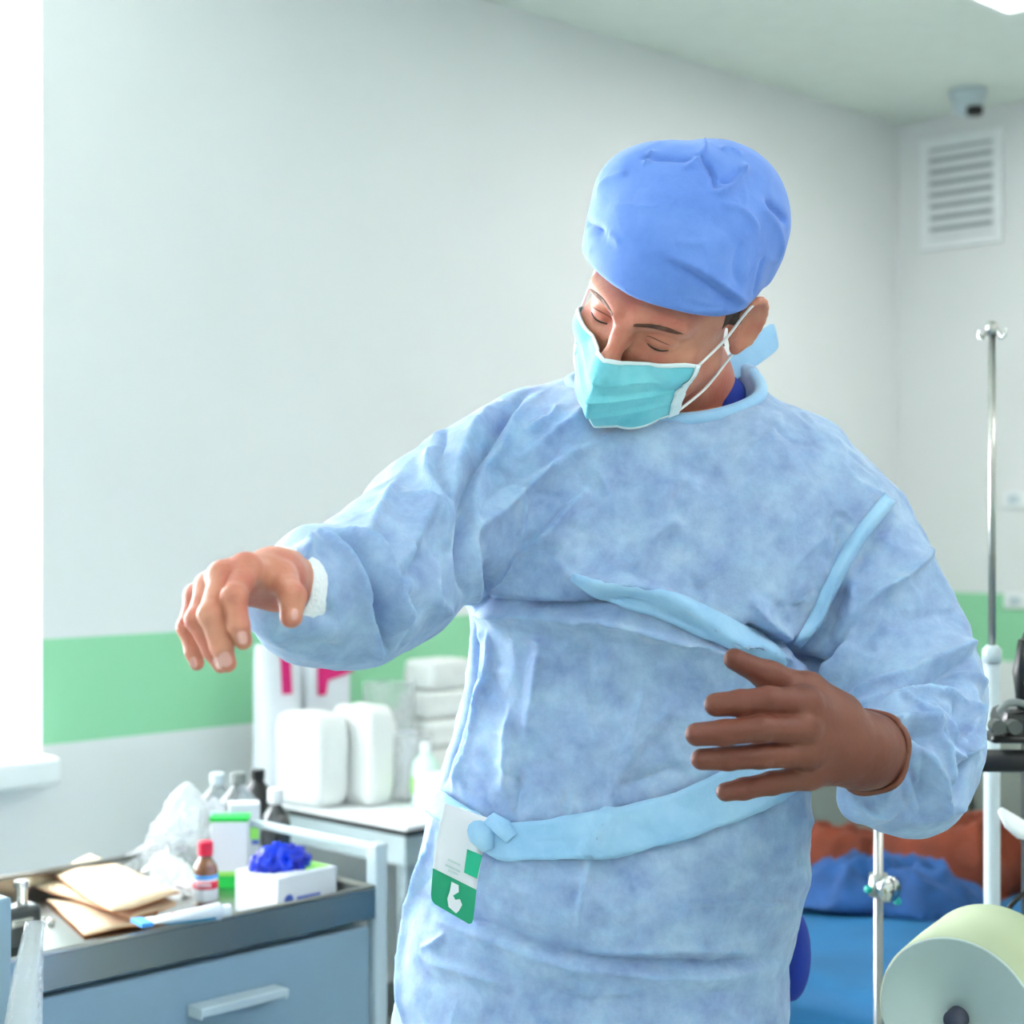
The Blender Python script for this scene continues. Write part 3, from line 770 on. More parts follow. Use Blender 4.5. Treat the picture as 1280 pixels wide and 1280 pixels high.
# the fleshy torso starts at the hips; the trousers carry on below
n0, n1 = len(hv), len(hv)+len(rv)
allv = np.concatenate([hv, rv, bv]); allf = np.concatenate([hf, rf+n0, bf+n1])
def welded():
    """torso, head and bare hand fused into one continuous skin"""
    os_ = []
    for v_, f_ in ((bv, bf), (hv, hf), (rv, rf)):
        me = bpy.data.meshes.new('body'); me.from_pydata(v_.tolist(), [], f_.tolist()); me.update()
        o = bpy.data.objects.new('body', me); C.objects.link(o); os_.append(o)
    for o in os_[1:]:
        m_ = os_[0].modifiers.new('weld', 'BOOLEAN'); m_.operation = 'UNION'; m_.object = o
        m_.solver = 'EXACT'
    dg = bpy.context.evaluated_depsgraph_get(); dg.update()
    me = bpy.data.meshes.new_from_object(os_[0].evaluated_get(dg)); out = MB()
    out.v = [v_.co.copy() for v_ in me.vertices]; out.f = [tuple(p_.vertices) for p_ in me.polygons]; out.m = [0]*len(out.f)
    for o in os_: bpy.data.objects.remove(o, do_unlink=True)
    bpy.data.meshes.remove(me); print('WELD', len(bv)+len(hv)+len(rv), len(out.v))
    return out if len(out.v) > .5*len(allv) else to_mb(allv, allf)
body = obj('body', welded(), M['skin'], person, True, True)
ht = bvh(hv, hf); rt = bvh(rv, rf)

# hair at temple and nape, brows, lashes
def head_patch(fn, nu, nv, off, name, m, th=.0012):
    mb = MB(); rows = []
    for i in range(nu+1):
        row = []
        for j in range(nv+1):
            q = HL(*fn(i/nu, j/nv)); n_ = ht.find_nearest(q); row.append(n_[0]+n_[1]*off)
        rows.append(row)
    mb.grid(rows); return obj(name, mb, m, person, True, True, solid=th, offset=1)
for s in (-1, 1):
    head_patch(lambda u, v: (s*(.066+.014*u), -.022+.028*u+.008*v*(1-u), .030-.004*u-.026*v*(1-.3*u)), 10, 8, .0006, 'hair', M['hair'])
    def brow(u, v):
        w_ = (.0088*math.sin(math.pi*min(1, u*.9+.12))**.7+.0006)
        return (s*(.014+.042*u), -.11+.03*u, .0160+.0045*math.sin(u*2.2)-.004*u+w_*(v-.5))
    head_patch(brow, 16, 4, .0003, 'eyebrow', M['brow'])
    lp = []
    for k in range(13):
        u = k/12; az = -1.0+2.05*u; el = -.42-.22*math.sin(math.pi*u)
        q = HL(s*(.032+.0158*math.cos(el)*math.sin(az)), -.0725-.0148*math.cos(el)*math.cos(az), -.001+.0128*math.sin(el)); n_ = ht.find_nearest(q); lp.append(n_[0]*.5+q*.5+n_[1]*.0003)
    cp = []
    for k in range(11):
        az = -.9+1.9*k/10; el = .10+.22*math.sin(math.pi*k/10)
        q = HL(s*(.032+.0158*math.cos(el)*math.sin(az)), -.0725-.0148*math.cos(el)*math.cos(az), -.001+.0128*math.sin(el)); n_ = ht.find_nearest(q); cp.append(n_[0]+n_[1]*.00005)
    obj('eyelid_crease', MB().tube(cp, [.0003+.0004*math.sin(math.pi*k/10) for k in range(11)], 8), M['crease'], person, True, True)
    obj('eyelashes', MB().tube(lp, [.0004+.0006*math.sin(math.pi*k/12) for k in range(13)], 8), M['lash'], person, True, True)
head_patch(lambda u, v: (-.07+.14*u, .085+.03*math.sin(math.pi*u), .0-.05*v), 16, 6, .001, 'hair', M['lash'])

# nails on the bare hand
for (x, y, sx, sy, an) in [(303, 797, 6.5, 8.5, -.12), (282, 824, 7.5, 9.5, -.35), (272, 829, 5, 8, -.45), (242, 828, 4, 7, -.2), (368, 768, 4.5, 7.5, .1)]:
    nm_ = nail(x, y, 0, rt, sx, sy, an)
    if nm_: obj('fingernail', nm_, M['nail'], person, True, True)

# --- surgical cap
def f_cap(P):
    Q = hloc(P)
    d = ell(Q, (-.004, .020, .058), (.088, .110, .096))
    d = smin(d, ell(P, W(811, 252, 1.73), (.056, .056, .057)), .03)
    d = smin(d, ell(Q, (.0, .075, .065), (.066, .060, .070)), .04)
    d = smin(d, ell(Q, (0, -.03, .045), (.082, .066, .075)), .03)
    # hem: forehead, over the ears, down to the nape
    y = Q[:, 1]; x = np.abs(Q[:, 0])
    hem = .040-.22*np.clip(y-.03, 0, 1)-.10*np.clip(x-.05, 0, 1)+.03*np.clip(-y-.06, 0, 1)
    return smax(d, hem-Q[:, 2], .006)
cv, cf = sdf_mesh(f_cap, (.0, 1.56, 1.42), (.36, 2.02, 1.78), .0028)
ct = bvh(cv, cf); cn = normals(cv, cf); cdp = np.zeros(len(cv))
for pts, w1, w2, h in [
 ([(733, 279), (745, 284), (757, 290)], .003, .004, -.004), ([(760, 292), (772, 300), (770, 308)], .004, .004, .002),
 ([(828, 324), (860, 338), (895, 362), (930, 388)], .004, .005, -.005), ([(826, 318), (862, 331), (900, 354), (935, 380)], .005, .006, .0035),
 ([(760, 258), (790, 256), (830, 260)], .004, .006, .0015), ([(800, 198), (830, 196), (868, 200)], .003, .004, -.005), ([(805, 208), (812, 196), (815, 188)], .003, .003, .003),
 ([(880, 176), (880, 192), (868, 206), (852, 212)], .003, .005, .005), ([(868, 195), (885, 205), (895, 225), (893, 238)], .004, .003, -.006),
 ([(888, 242), (905, 240), (922, 225), (932, 205)], .003, .004, .006), ([(898, 222), (912, 226), (924, 212)], .004, .004, -.004), ([(926, 196), (915, 188), (900, 188)], .004, .004, .003),
 ([(955, 250), (970, 262), (985, 278)], .003, .004, -.006), ([(948, 258), (965, 275), (975, 300), (972, 330)], .005, .006, .003),
 ([(840, 300), (870, 304), (885, 300)], .003, .004, .0015), ([(845, 385), (880, 388), (925, 386)], .003, .004, .0015), ([(855, 372), (890, 380), (920, 380)], .003, .003, .0013),
 ([(785, 360), (780, 375), (776, 384)], .003, .004, .0018), ([(930, 300), (920, 330), (925, 360)], .008, .008, -.003), ([(955, 320), (948, 345), (942, 370)], .003, .004, -.003),
 ([(745, 240), (760, 225), (785, 215)], .006, .006, .002), ([(900, 255), (930, 265), (950, 290)], .006, .006, .003), ([(905, 290), (880, 330), (870, 350)], .012, .012, .002)]:
    fold(cv, cn, cdp, ct, pts, w1, w2, h*1.5)
for k in range(60):
    x = rnd.uniform(730, 985); y = rnd.uniform(180, 400); a_ = rnd.uniform(0, 3.1); L_ = rnd.uniform(8, 26); b_ = a_+rnd.uniform(-.6, .6)
    fold(cv, cn, cdp, ct, [(x-L_*math.cos(a_), y-L_*math.sin(a_)), (x, y), (x+L_*math.cos(b_), y+L_*math.sin(b_))], .003, .004, rnd.choice((-1, 1))*rnd.uniform(.0004, .0012), .5)
for i in range(len(cv)):
    q = Vector(cv[i]); cdp[i] += .0020*noise.noise(q*18)+.0008*noise.noise(q*45)
cv = cv+cn*cdp[:, None]
cap = obj('surgical_cap', to_mb(cv, cf), M['cap'], person, True, True); cap['label'] = 'blue elasticated surgical cap'

# --- face mask: rows run cheek to cheek, v from the nose edge to under the chin
def mask_raw(u, v):                      # u -1..1, v 0..1
    a_ = abs(u)
    zt = -.020-.004*a_; zb = -.112+.026*a_**1.5
    z = zt+(zb-zt)*v
    yc = -.1290-.006*math.sin(math.pi*min(1, v*1.15))+.088*max(0, v-.6)**1.3   # centre line, puffed off the face
    yc += .006*(1-v)**6
    ye = -.050-.004*math.sin(math.pi*v)
    y = yc+(ye-yc)*(a_**1.12)
    x = u*(.066-.004*v)
    pl = 0
    for vp in (.26, .50, .74):                    # three folded pleats
        t = (v-vp)/.09
        if -1 < t < 1: pl += .0055*((t+1) if t < 0 else max(0, 1-t*5))*(1-.5*a_**4)
    return (x, y-pl+.001*noise.noise(Vector((u*4, v*5, 0))), z+.0015*noise.noise(Vector((u*3, v*4, 7))))
MC = {}
def mask_pt(u, v):                       # the same, kept clear of the face
    k = (round(u, 5), round(v, 5))
    if k not in MC:
        q = V3(mask_raw(u, v))[None]
        for _ in range(5):
            d = f_face(q)[0]
            if d > .0035: break
            g = np.array([(f_face(q+e)-f_face(q-e))[0] for e in np.eye(3)*.0005]); q = q+(g/np.linalg.norm(g))*(.004-d)
        MC[k] = tuple(q[0])
    return MC[k]
rows = [[HL(*mask_pt(-1+2*i/40, j/50)) for j in range(51)] for i in range(41)]
mk = obj('face_mask', MB().grid(rows), M['mask'], person, True, True, solid=.0014); mk['label'] = 'turquoise pleated face mask with white edges'
def edge(fn, n, w_, name='mask_binding'):
    mb = MB(); rr_ = []
    for i in range(n+1):
        (u0, v0), (u1, v1) = fn(i/n); a_ = HL(*mask_pt(u0, v0)); b_ = HL(*mask_pt(u1, v1)); c_ = HL(0, 0, -.06)
        rr_.append([a_.lerp(b_, j/3)+((a_-c_).normalized()*.0012) for j in range(4)])
    return obj(name, mb.grid(rr_), M['maskwhite'], mk, True, True, solid=.0014)
edge(lambda t: ((-1+2*t, -.004), (-1+2*t, .035)), 40, 0)
edge(lambda t: ((1.01, t), (.90, t)), 24, 0); edge(lambda t: ((-1.01, t), (-.90, t)), 24, 0)
edge(lambda t: ((-1+2*t, 1.004), (-1+2*t, .975)), 40, 0)
for s in (-1, 1):
    P_ = [HL(*mask_pt(s, .02))]+[HL(*q) for q in [(s*.0775, -.02, -.002), (s*.083, -.004, .022), (s*.0865, .008, .032), (s*.089, .022, .028), (s*.088, .030, .008), (s*.083, .022, -.016), (s*.078, .004, -.040), (s*.072, -.018, -.066)]]+[HL(*mask_pt(s, .97))]
    obj('ear_loop', MB().tube([Vector(q) for q in spline([V3(q) for q in P_], 6)], .0015, 8), M['white'], mk, True, True)

# --- brown glove
lv, lf = sdf_mesh(lambda P: smax(f_lhand(P), (P-V3(LW[0]))@V3((LW[0]-LW[2]).normalized())+.004, .003), (.14, 1.44, 1.04), (.37, 1.72, 1.22), .0014)
glove = obj('glove', to_mb(lv, lf), M['glove'], person, True, True); glove['label'] = 'brown surgical glove on the left hand'
ax = (LW[0]-LW[2]).normalized(); c_ = W(1087, 940, 1.632); e1 = ax.orthogonal().normalized(); e2 = ax.cross(e1)
obj('rolled_cuff', MB().tube([c_+(e1*math.cos(k*math.pi/24)+e2*math.sin(k*math.pi/24))*(.0385+.0012*math.sin(k*.7)) for k in range(48)], .0032, 10, closed=True), M['glove'], glove, True, True)

# --- scrubs: shirt collar in the neckline, trousers, clogs below the frame
f_sh = lambda P: smax(smax(smin(ell(P, (.178, 1.90, 1.44), (.086, .07, .052)), ell(P, (.17, 1.89, 1.38), (.14, .09, .06)), .02), -cone(P, NB[0], (.172, 1.80, 1.38), .062, .075), .006), -P[:, 2]+1.33, .01)
sv, sf = sdf_mesh(f_sh, (0, 1.75, 1.30), (.36, 2.05, 1.54), .004)
obj('scrub_shirt', to_mb(sv, sf), M['navy'], person, True, True)
f_tr = lambda P: smax(smin(smin(chain(P, [(.17, 1.88, .90), (.18, 1.89, .50), (.19, 1.92, .10)], [.085, .075, .070], .03), chain(P, [(.02, 1.88, .90), (.0, 1.88, .50), (-.02, 1.90, .10)], [.085, .075, .070], .03), .03), ell(P, (.10, 1.88, .90), (.15, .11, .10)), .03), .07-P[:, 2], .005)
tv, tf = sdf_mesh(f_tr, (-.18, 1.7, .04), (.40, 2.1, 1.1), .008)
obj('trousers', to_mb(tv, tf), M['navy'], person, True, True)
for x, y in ((.195, 1.88), (-.025, 1.86)):
    f_s = lambda P: smax(smin(ell(P, (x, y-.08, .035), (.052, .09, .045)), ell(P, (x, y+.04, .04), (.042, .08, .06)), .02), -P[:, 2], .002)
    av, af = sdf_mesh(f_s, (x-.08, y-.2, -.02), (x+.08, y+.15, .14), .006)
    obj('shoe', to_mb(av, af), M['shoe'], person, True, True)
# dark blue pocket edge of the scrubs showing at the hip behind the gown
q0 = W(986, 1190, 1.96)
f_p = lambda P: ell(P, q0, (.024, .045, .055))
av, af = sdf_mesh(f_p, q0-Vector((.07, .1, .1)), q0+Vector((.07, .1, .1)), .004)
obj('scrub_hem', to_mb(av, af), M['navy'], person, True, True)

# --- identity badge hanging under the belt
idb = thing('id_badge', 'white and green plastic badge card hanging from the gown belt', 'badge', hit(gt, 575, 1090)[0])
TL, TR, BR, BL = W(556, 1002, 1.70), W(613, 1022, 1.70), W(590, 1158, 1.70), W(538, 1128, 1.70)
for q in (TL, TR, BR, BL): pass
def bp(u, v, off=0):                      # u across, v down
    x = (556*(1-v)+538*v)*(1-u)+(614*(1-v)+591*v)*u; y = (1004*(1-v)+1127*v)*(1-u)+(1024*(1-v)+1158*v)*u
    x += 5*math.sin(math.pi*v)*(u-.5)*0-6*math.sin(math.pi*v)*.6
    return W(x, y, bdep+(.004*(u-.5))-off)
bdep = min(h_[0].y for h_ in [hit(gt, 545+i*9, 1005+j*15) for i in range(7) for j in range(10)] if h_[0] is not None)-.003
def bpoly(pts, name, m, off, parent, th=.0006):
    """a flat shape on the card, cut finely enough to follow its bend"""
    bm = bmesh.new(); vs = [bm.verts.new((u, v, 0)) for u, v in pts]; bm.faces.new(vs)
    bmesh.ops.triangulate(bm, faces=bm.faces); 
    mb = MB(); mb.v = [bp(v.co.x, v.co.y, off) for v in bm.verts]; bm.verts.index_update(); mb.f = [tuple(l.index for l in f.verts) for f in bm.faces]; mb.m = [0]*len(mb.f); bm.free()
    return obj(name, mb, m, parent, True, solid=th)
def rr(u0, u1, v0, v1, r, corners=(1, 1, 1, 1)):
    pts = []
    for (cu, cv_, a0, on) in [(u0, v0, math.pi, corners[0]), (u1, v0, 1.5*math.pi, corners[1]), (u1, v1, 0, corners[2]), (u0, v1, .5*math.pi, corners[3])]:
        R_ = r if on else 0; ou = cu+(R_ if cu == u0 else -R_); ov = cv_+(R_*.6 if cv_ == v0 else -R_*.6)
        if not on: pts.append((cu, cv_)); continue
        for k in range(6): a_ = a0+k/5*math.pi/2; pts.append((ou+R_*math.cos(a_), ov+R_*.6*math.sin(a_)))
    return pts
cardm = MB(); vs = [[bp(*q) for q in [(i/8, .0+j/10*.95) for i in range(9)]] for j in range(11)]
cardm.grid(vs); card = obj('card', cardm, M['badgewhite'], idb, True, True, solid=.0012)
bpoly([(0, .66), (1, .66), (1, .93), (.97, .98), (.90, 1.0), (.10, 1.0), (.03, .98), (0, .93)], 'green_panel', M['badge'], .0010, idb)
bpoly([(.66, .34), (1, .34), (.98, .56), (.68, .56)], 'green_square', mat('badge_teal', S(24, 178, 140), .4), .0010, idb)
ic = [(.44, .70), (.60, .70), (.62, .76), (.54, .765), (.56, .79), (.50, .82), (.56, .85), (.66, .82), (.72, .86), (.66, .93), (.60, .97), (.42, .95), (.38, .88), (.42, .80)]
bpoly(ic, 'hand_symbol', M['badgewhite'], .0018, idb)
for v0, u0, u1 in ((.50, .30, .58), (.56, .26, .60), (.60, .34, .56)):
    bpoly([(u0, v0), (u1, v0), (u1, v0+.02), (u0, v0+.02)], 'faint_lettering', mat('badge_grey_ink', S(185, 205, 208), .4), .0012, idb)

# ------------------------------------------------------------------ instrument trolley on the left
TZ = .760                                       # rim height
c0 = G(467, 1109, TZ)                           # its front right corner
tw, td = 1.02, .46                              # along the wall, and back towards it
tr = thing('instrument_trolley', 'blue grey lacquered trolley with steel tray top and a wide drawer, beside the gown', 'trolley', (c0.x, c0.y, 0), RA)
# local: x along the wall (negative = to the left), y back to the window wall
t_ = MB()
t_.box(-tw, 0, 0, td, TZ-.044, TZ-.040)
for (x0, x1, y0, y1) in [(-tw, 0, -.004, 0), (-tw, 0, td, td+.004), (-tw-.004, -tw, 0, td), (0, .004, 0, td)]: t_.box(x0, x1, y0, y1, TZ-.046, TZ)
obj('tray', t_, M['tray'], tr)
e_ = MB(); e_.tube([(-tw, 0, TZ), (0, 0, TZ)], .0045, 8); e_.tube([(-tw, td, TZ), (0, td, TZ)], .0045, 8); e_.tube([(0, 0, TZ), (0, td, TZ)], .0045, 8); e_.tube([(-tw, 0, TZ), (-tw, td, TZ)], .0045, 8)
obj('tray_rim', e_, M['steel'], tr, smooth=True)
obj('cabinet', MB().box(-tw+.02, -.012, .03, td-.01, .20, TZ-.052), M['cart'], tr, bevel=.003)
d_ = obj('drawer', MB().box(-tw+.03, -.004, .004, .03, TZ-.225, TZ-.058), M['cart'], tr, bevel=.004)
d2 = obj('drawer', MB().box(-tw+.03, -.004, .004, .03, TZ-.48, TZ-.235), M['cart'], tr, bevel=.004)
hm = MB()
for (z, dd) in ((TZ-.128, d_), (TZ-.33, d2)):
    hm = MB(); hm.box(-.335, -.185, -.028, .004, z+.012, z+.018); hm.box(-.335, -.185, -.031, -.027, z+.006, z+.018); hm.box(-.335, -.331, -.029, .004, z+.002, z+.016); hm.box(-.189, -.185, -.029, .004, z+.002, z+.016)
    obj('handle', hm, M['cartlight'], dd, bevel=.002)
for x, y in ((.012, .006), (.012, td), (-tw-.008, .006), (-tw-.008, td)):
    obj('post', MB().box(x-.012, x+.012, y-.012, y+.012, .07, TZ+.065), M['cartlight'], tr, bevel=.004)
for x in (.012, -tw-.008):
    obj('rail', MB().box(x-.006, x+.006, 0, td, TZ+.050, TZ+.063), M['cartlight'], tr, bevel=.004)
obj('base_frame', MB().box(-tw, 0, .02, td-.02, .14, .17), M['cartlight'], tr)
for x, y in ((.0, .02), (.0, td-.02), (-tw, .02), (-tw, td-.02)):
    obj('caster', MB().lathe([(0, -.012), (.032, -.012), (.034, 0), (.032, .012), (0, .012)], 20, (x, y, .034), axis='y'), M['black'], tr, smooth=False)
TB = TZ-.040                                    # items stand at this height

# brown glass bottle with red cap
def bottle(name, label, cat, loc, s, body, cap, prof, capprof, labels=(), group=None, rot=0):
    r = thing(name, label, cat, loc, rot, group)
    b = obj('glass', MB().lathe([(a*s, z*s) for a, z in prof], 28), body, r, smooth=True)
    obj('cap', MB().lathe([(a*s, z*s) for a, z in capprof], 24), cap, r, smooth=False)
    for (z0, z1, rad, m, nm) in labels:
        obj(nm, MB().lathe([(rad*s, z0*s), (rad*s, z1*s)], 28), m, b, smooth=True)
    return r
BP = [(0, 0), (.0180, 0), (.0195, .003), (.0195, .052), (.018, .060), (.011, .070), (.0095, .074), (.0095, .080), (0, .080)]
CP = [(0.0118, .076), (.0118, .077), (.0122, .096), (.0105, .0985), (0, .0985)]
p = G(257, 1128, TB)
br_ = bottle('medicine_bottle', 'small brown glass bottle with red cap and white label, at the front of the tray', 'bottle', p, .97, M['amber'], M['red'], BP, CP,
  [(.004, .045, .0199, M['carton'], 'paper_label'), (.040, .046, .0202, M['blueink'], 'blue_stripe'), (.024, .037, .0202, M['red'], 'red_stripe')], rot=0)
gl_ = MB()
for k in range(6): gl_.box(-.011+.004*k, -.0085+.004*k, -.0206*.97, -.0203*.97, .028, .034)
obj('lettering', gl_, M['carton'], br_)

def carton(name, label, loc, rot, sx, sy, sz, m, cat='box', group=None):
    r = thing(name, label, cat, loc, rot, group)
    obj('carton', MB().box(-sx/2, sx/2, -sy/2, sy/2, 0, sz), m, r, bevel=.0015)
    return r
# tall white and green carton behind the bottle
p = G(288, 1106, TB)
cb = carton('medicine_carton', 'tall white carton with green ends standing behind the brown bottle', p, RA-.75, .060, .042, .112, M['carton'])
sx, sy = .030, .021
obj('green_band', MB().box(-sx-.0006, sx+.0006, -sy-.0006, sy+.0006, .0, .019), M['greenink'], cb)
obj('lime_band', MB().box(-sx-.0006, sx+.0006, -sy-.0006, sy+.0006, .019, .026), M['limeink'], cb)
obj('green_top', MB().box(-sx-.0008, sx+.0008, -sy-.0008, sy+.0008, .106, .1130), M['greenink'], cb)
p = G(305, 1090, TB)
cb2 = carton('medicine_carton', 'white and grey carton with a lime and blue mark, tucked behind the green-topped one', p, RA-.6, .052, .04, .118, M['carton'])
obj('lime_mark', MB().box(.002, .024, -.0206, -.020, .058, .082), M['limeink'], cb2)
obj('blue_mark', MB().box(.012, .024, -.0206, -.020, .050, .057), M['navyink'], cb2)

# glove dispenser box with blue gloves spilling out of it
p0 = G(347, 1150, TB); 
gb = thing('glove_box', 'open white carton of blue gloves with pale green corner on the tray', 'box', p0, RA+.05)
bx, by, bz = .118, .098, .060
bm_ = MB(); 
bm_.box(0, bx, 0, .003, 0, bz); bm_.box(0, bx, by-.003, by, 0, bz); bm_.box(0, .003, .003, by-.003, 0, bz); bm_.box(bx-.003, bx, .003, by-.003, 0, bz); bm_.box(.003, bx-.003, .003, by-.003, 0, .003)
bm_.box(0, bx, 0, .03, bz, bz+.002); bm_.box(0, bx, by-.03, by, bz, bz+.002); bm_.box(.0, .02, .03, by-.03, bz, bz+.002); bm_.box(bx-.045, bx, .03, by-.03, bz, bz+.002)
obj('carton', bm_, M['carton'], gb, bevel=.001)
obj('green_corner', MB().box(bx-.048, bx-.004, .012, by-.012, bz+.0022, bz+.0030), M['limeink'], gb)
lg = MB(); lg.lathe([(.0085, 0), (.0085, .0006), (.0055, .0006), (.0055, 0)], 20, (.022, -.0008, .026), axis='y'); lg.box(.038, .085, -.0006, 0, .024, .028)
obj('printed_logo', lg, M['navyink'], gb)
def crumple(cx, cy, cz, rx, ry, rz_, amp, seed, name, m, parent=None, world=False, n=36, fr=2.2, base=True, sharp=True):
    mb = MB(); rows = []
    sd = Vector((seed*3.1, seed*1.7, seed))
    for i in range(n+1):
        th = math.pi*i/n; row = []
        for j in range(n*2+1):
            ph = 2*math.pi*(j % (n*2))/(n*2); d_ = Vector((math.sin(th)*math.cos(ph), math.sin(th)*math.sin(ph), math.cos(th)))
            k = 1+amp*(1-2*abs(noise.noise(d_*fr+sd)))+amp*.5*(1-2*abs(noise.noise(d_*fr*2.3+sd)))-amp*.8
            q = Vector((cx+d_.x*rx*k, cy+d_.y*ry*k, cz+d_.z*rz_*k))
            if base and q.z < base_z: q.z = base_z
            row.append(q)
        rows.append(row)
    mb.grid(rows); return obj(name, mb, m, parent, smooth=not sharp)
base_z = .004
for k, (x, y, rx, ry, h_) in enumerate([(.045, .056, .034, .028, .032), (.068, .050, .032, .026, .028), (.032, .060, .026, .024, .024)]):
    base_z = bz-.03
    g_ = crumple(x, y, bz+.006, rx, ry, h_, .36, k+3, 'glove', M['bluebox'], gb, n=26, fr=1.6, sharp=False)

# ointment tube with blue crimped end
a_, b_ = G(184, 1154, TZ+.012), G(284, 1140, TZ+.012)
tu = thing('ointment_tube', 'white ointment tube with blue crimped end lying at the tray front', 'tube', (a_.x, a_.y, TZ+.001), math.atan2(b_.y-a_.y, b_.x-a_.x))
L_ = (b_-a_).length; mbx = MB(); rows = []
for i in range(15):
    t = i/14; w_ = .019*(1-t)+.0125*t; h_ = .0025*(1-t)+.0125*t; row = []
    for j in range(25):
        an = 2*math.pi*j/24; row.append((L_*.9*t, w_*math.cos(an), .0135+h_*math.sin(an)))
    rows.append(row)
mbx.grid([[Vector(q) for q in r_] for r_ in rows]); mbx.poly([Vector(q) for q in rows[-1][:24]])
tb_ = obj('tube_body', mbx, [M['carton']], tu, smooth=True)
obj('crimp', MB().box(-.016, .001, -.0205, .0205, .010, .016), M['blueink'], tu, bevel=.001)
obj('cap', MB().lathe([(0, L_*.89), (.009, L_*.89), (.0085, L_*1.03), (0, L_*1.03)], 20, (0, 0, .0135), axis='x'), M['white'], tu)
obj('blue_stripe', MB().add([(L_*.15, -.0185, .0115), (L_*.80, -.0142, .0095), (L_*.80, -.0135, .006), (L_*.15, -.0178, .0095)], [(0, 1, 2, 3)]), mat('teal_ink', S(40, 130, 165), .5), tu, solid=.0005)
obj('red_dot', MB().lathe([(0, .0005), (.003, .0005), (.003, 0)], 12, (L_*.3, -.004, .0203)), M['red'], tu)

# kraft sterilisation envelopes
def envelope(name, label, corners, z, th, m, seed, group=None):
    P = [G(x, y, z) for x, y in corners]; c = sum(P, Vector())/len(P)
    r = thing(name, label, 'envelope', (c.x, c.y, z), 0, group); n = 16; top = []; bot = []
    for i in range(n+1):
        a1 = []; b1 = []
        for j in range(n+1):
            u, v = i/n, j/n; q = P[0].lerp(P[1], u).lerp(P[3].lerp(P[2], u), v)-Vector((c.x, c.y, z))
            e = (math.sin(math.pi*u)*math.sin(math.pi*v))**.5 if 0 < u < 1 and 0 < v < 1 else 0
            wv = .004*noise.noise(Vector((u*2.6+seed, v*2.6, seed)))+.004
            a1.append(Vector((q.x, q.y, wv+th*e+.0008))); b1.append(Vector((q.x, q.y, max(0, wv-.001))))
        top.append(a1); bot.append(b1)
    obj('paper_front', MB().grid(top), m, r, smooth=True, solid=.0004)
    obj('paper_back', MB().grid(bot), M['kraftedge'], r, smooth=True, solid=.0004)
    return r
envelope('paper_envelope', 'lowest open kraft paper packet with crumpled white edge, under the other two', [(58, 1128), (200, 1126), (190, 1158), (106, 1172)], TB+.001, .006, M['kraft'], 2, 'kraft paper packets')
envelope('paper_envelope', 'long kraft paper packet with orange edge, between the other two packets', [(28, 1107), (110, 1092), (222, 1132), (165, 1152)], TB+.012, .008, M['kraft'], 5, 'kraft paper packets')
envelope('paper_envelope', 'topmost beige kraft paper packet with its corner raised towards the wall', [(66, 1096), (112, 1070), (225, 1120), (140, 1146)], TB+.026, .010, M['kraft'], 9, 'kraft paper packets')

# crumpled clear plastic wrapping and white gauze
def sheetheap(name, label, cat, px, py, wx, wy, h_, m, seed, peaks, rot=0, n=44, rough=.5):
    p = G(px, py, TB); r = thing(name, label, cat, (p.x, p.y, TB), RA+rot); rows = []
    for i in range(n+1):
        row = []
        for j in range(n+1):
            x, y = (i/n*2-1), (j/n*2-1); e = max(0, 1-(abs(x)**2.2+abs(y)**2.2))
            z = 0
            for (a, b, k, s_) in peaks: z = max(z, k*math.exp(-((x-a)**2+(y-b)**2)/s_))
            q = Vector((x*2.2+seed, y*2.2, seed))
            rg = (1-2*abs(noise.noise(q)))*.5+(1-2*abs(noise.noise(q*2.7)))*.3+(1-2*abs(noise.noise(q*5.5)))*.15
            zz = h_*z*e**.5*(1-rough*.5+rough*rg)+.003*e
            row.append(Vector((x*wx+.012*noise.noise(q*1.5), y*wy+.012*noise.noise(q*1.5+Vector((9, 0, 0))), max(.0006, zz))))
        rows.append(row)
    o = obj('crumpled_sheet', MB().grid(rows), m, r, solid=.0006); return r
M['pack'] = mat('milky_film', S(240, 244, 248), .12, alpha=.30, coat=1, bump=.8, bscale=60)
def plastic(name, label, cat, px, py, h_, rx, ry, seed, lean=(0, 0), rot=0, n=34, amp=.28, top=.15):
    """a crumpled film bag: a closed tapering skin with sharp creases"""
    p = G(px, py, TB); r = thing(name, label, cat, (p.x, p.y, TB), RA+rot); rows = []
    for i in range(n+1):
        t = i/n; row = []; w_ = (1-t)**.75*(1-top)+top*math.sin(math.pi*(1-t))**.5 if t < 1 else 0
        w_ = max(w_, 0) if t > .06 else w_*(.75+t*4)
        for j in range(49):
            an = 2*math.pi*(j % 48)/48; q = Vector((math.cos(an)*1.4, math.sin(an)*1.4, t*2.6+seed))
            k = 1+amp*(1-2.4*abs(noise.noise(q*1.2)))+amp*.7*(1-2.4*abs(noise.noise(q*2.9)))-amp*.5
            row.append(Vector((rx*w_*k*math.cos(an)+lean[0]*t, ry*w_*k*math.sin(an)+lean[1]*t, .0008+max(0, h_*t+.010*noise.noise(q*2)*math.sin(math.pi*t)))))
        rows.append(row)
    o = obj('film', MB().grid(rows), M['pack'], r, solid=.0004); return r
plastic('plastic_bag', 'tall crumpled clear plastic bag heaped at the back of the tray below the wall', 'plastic bag', 226, 1092, .150, .075, .060, 4.2, (.02, .01))
plastic('plastic_bag', 'smaller clear plastic bag crumpled between the tall one and the bottles', 'plastic bag', 268, 1088, .125, .045, .04, 9.2, (.0, .0))
plastic('plastic_packet', 'low clear plastic packet leaning left of the tall crumpled bag', 'packet', 178, 1098, .055, .065, .035, 7.7, (.03, 0), .2, top=.5)
sheetheap('gauze_pad', 'crumpled white gauze pad in front of the plastic bag', 'gauze', 208, 1108, .065, .05, .052, M['whitewarm'], 1.3, [(0, 0, 1, .6)], rough=.6)
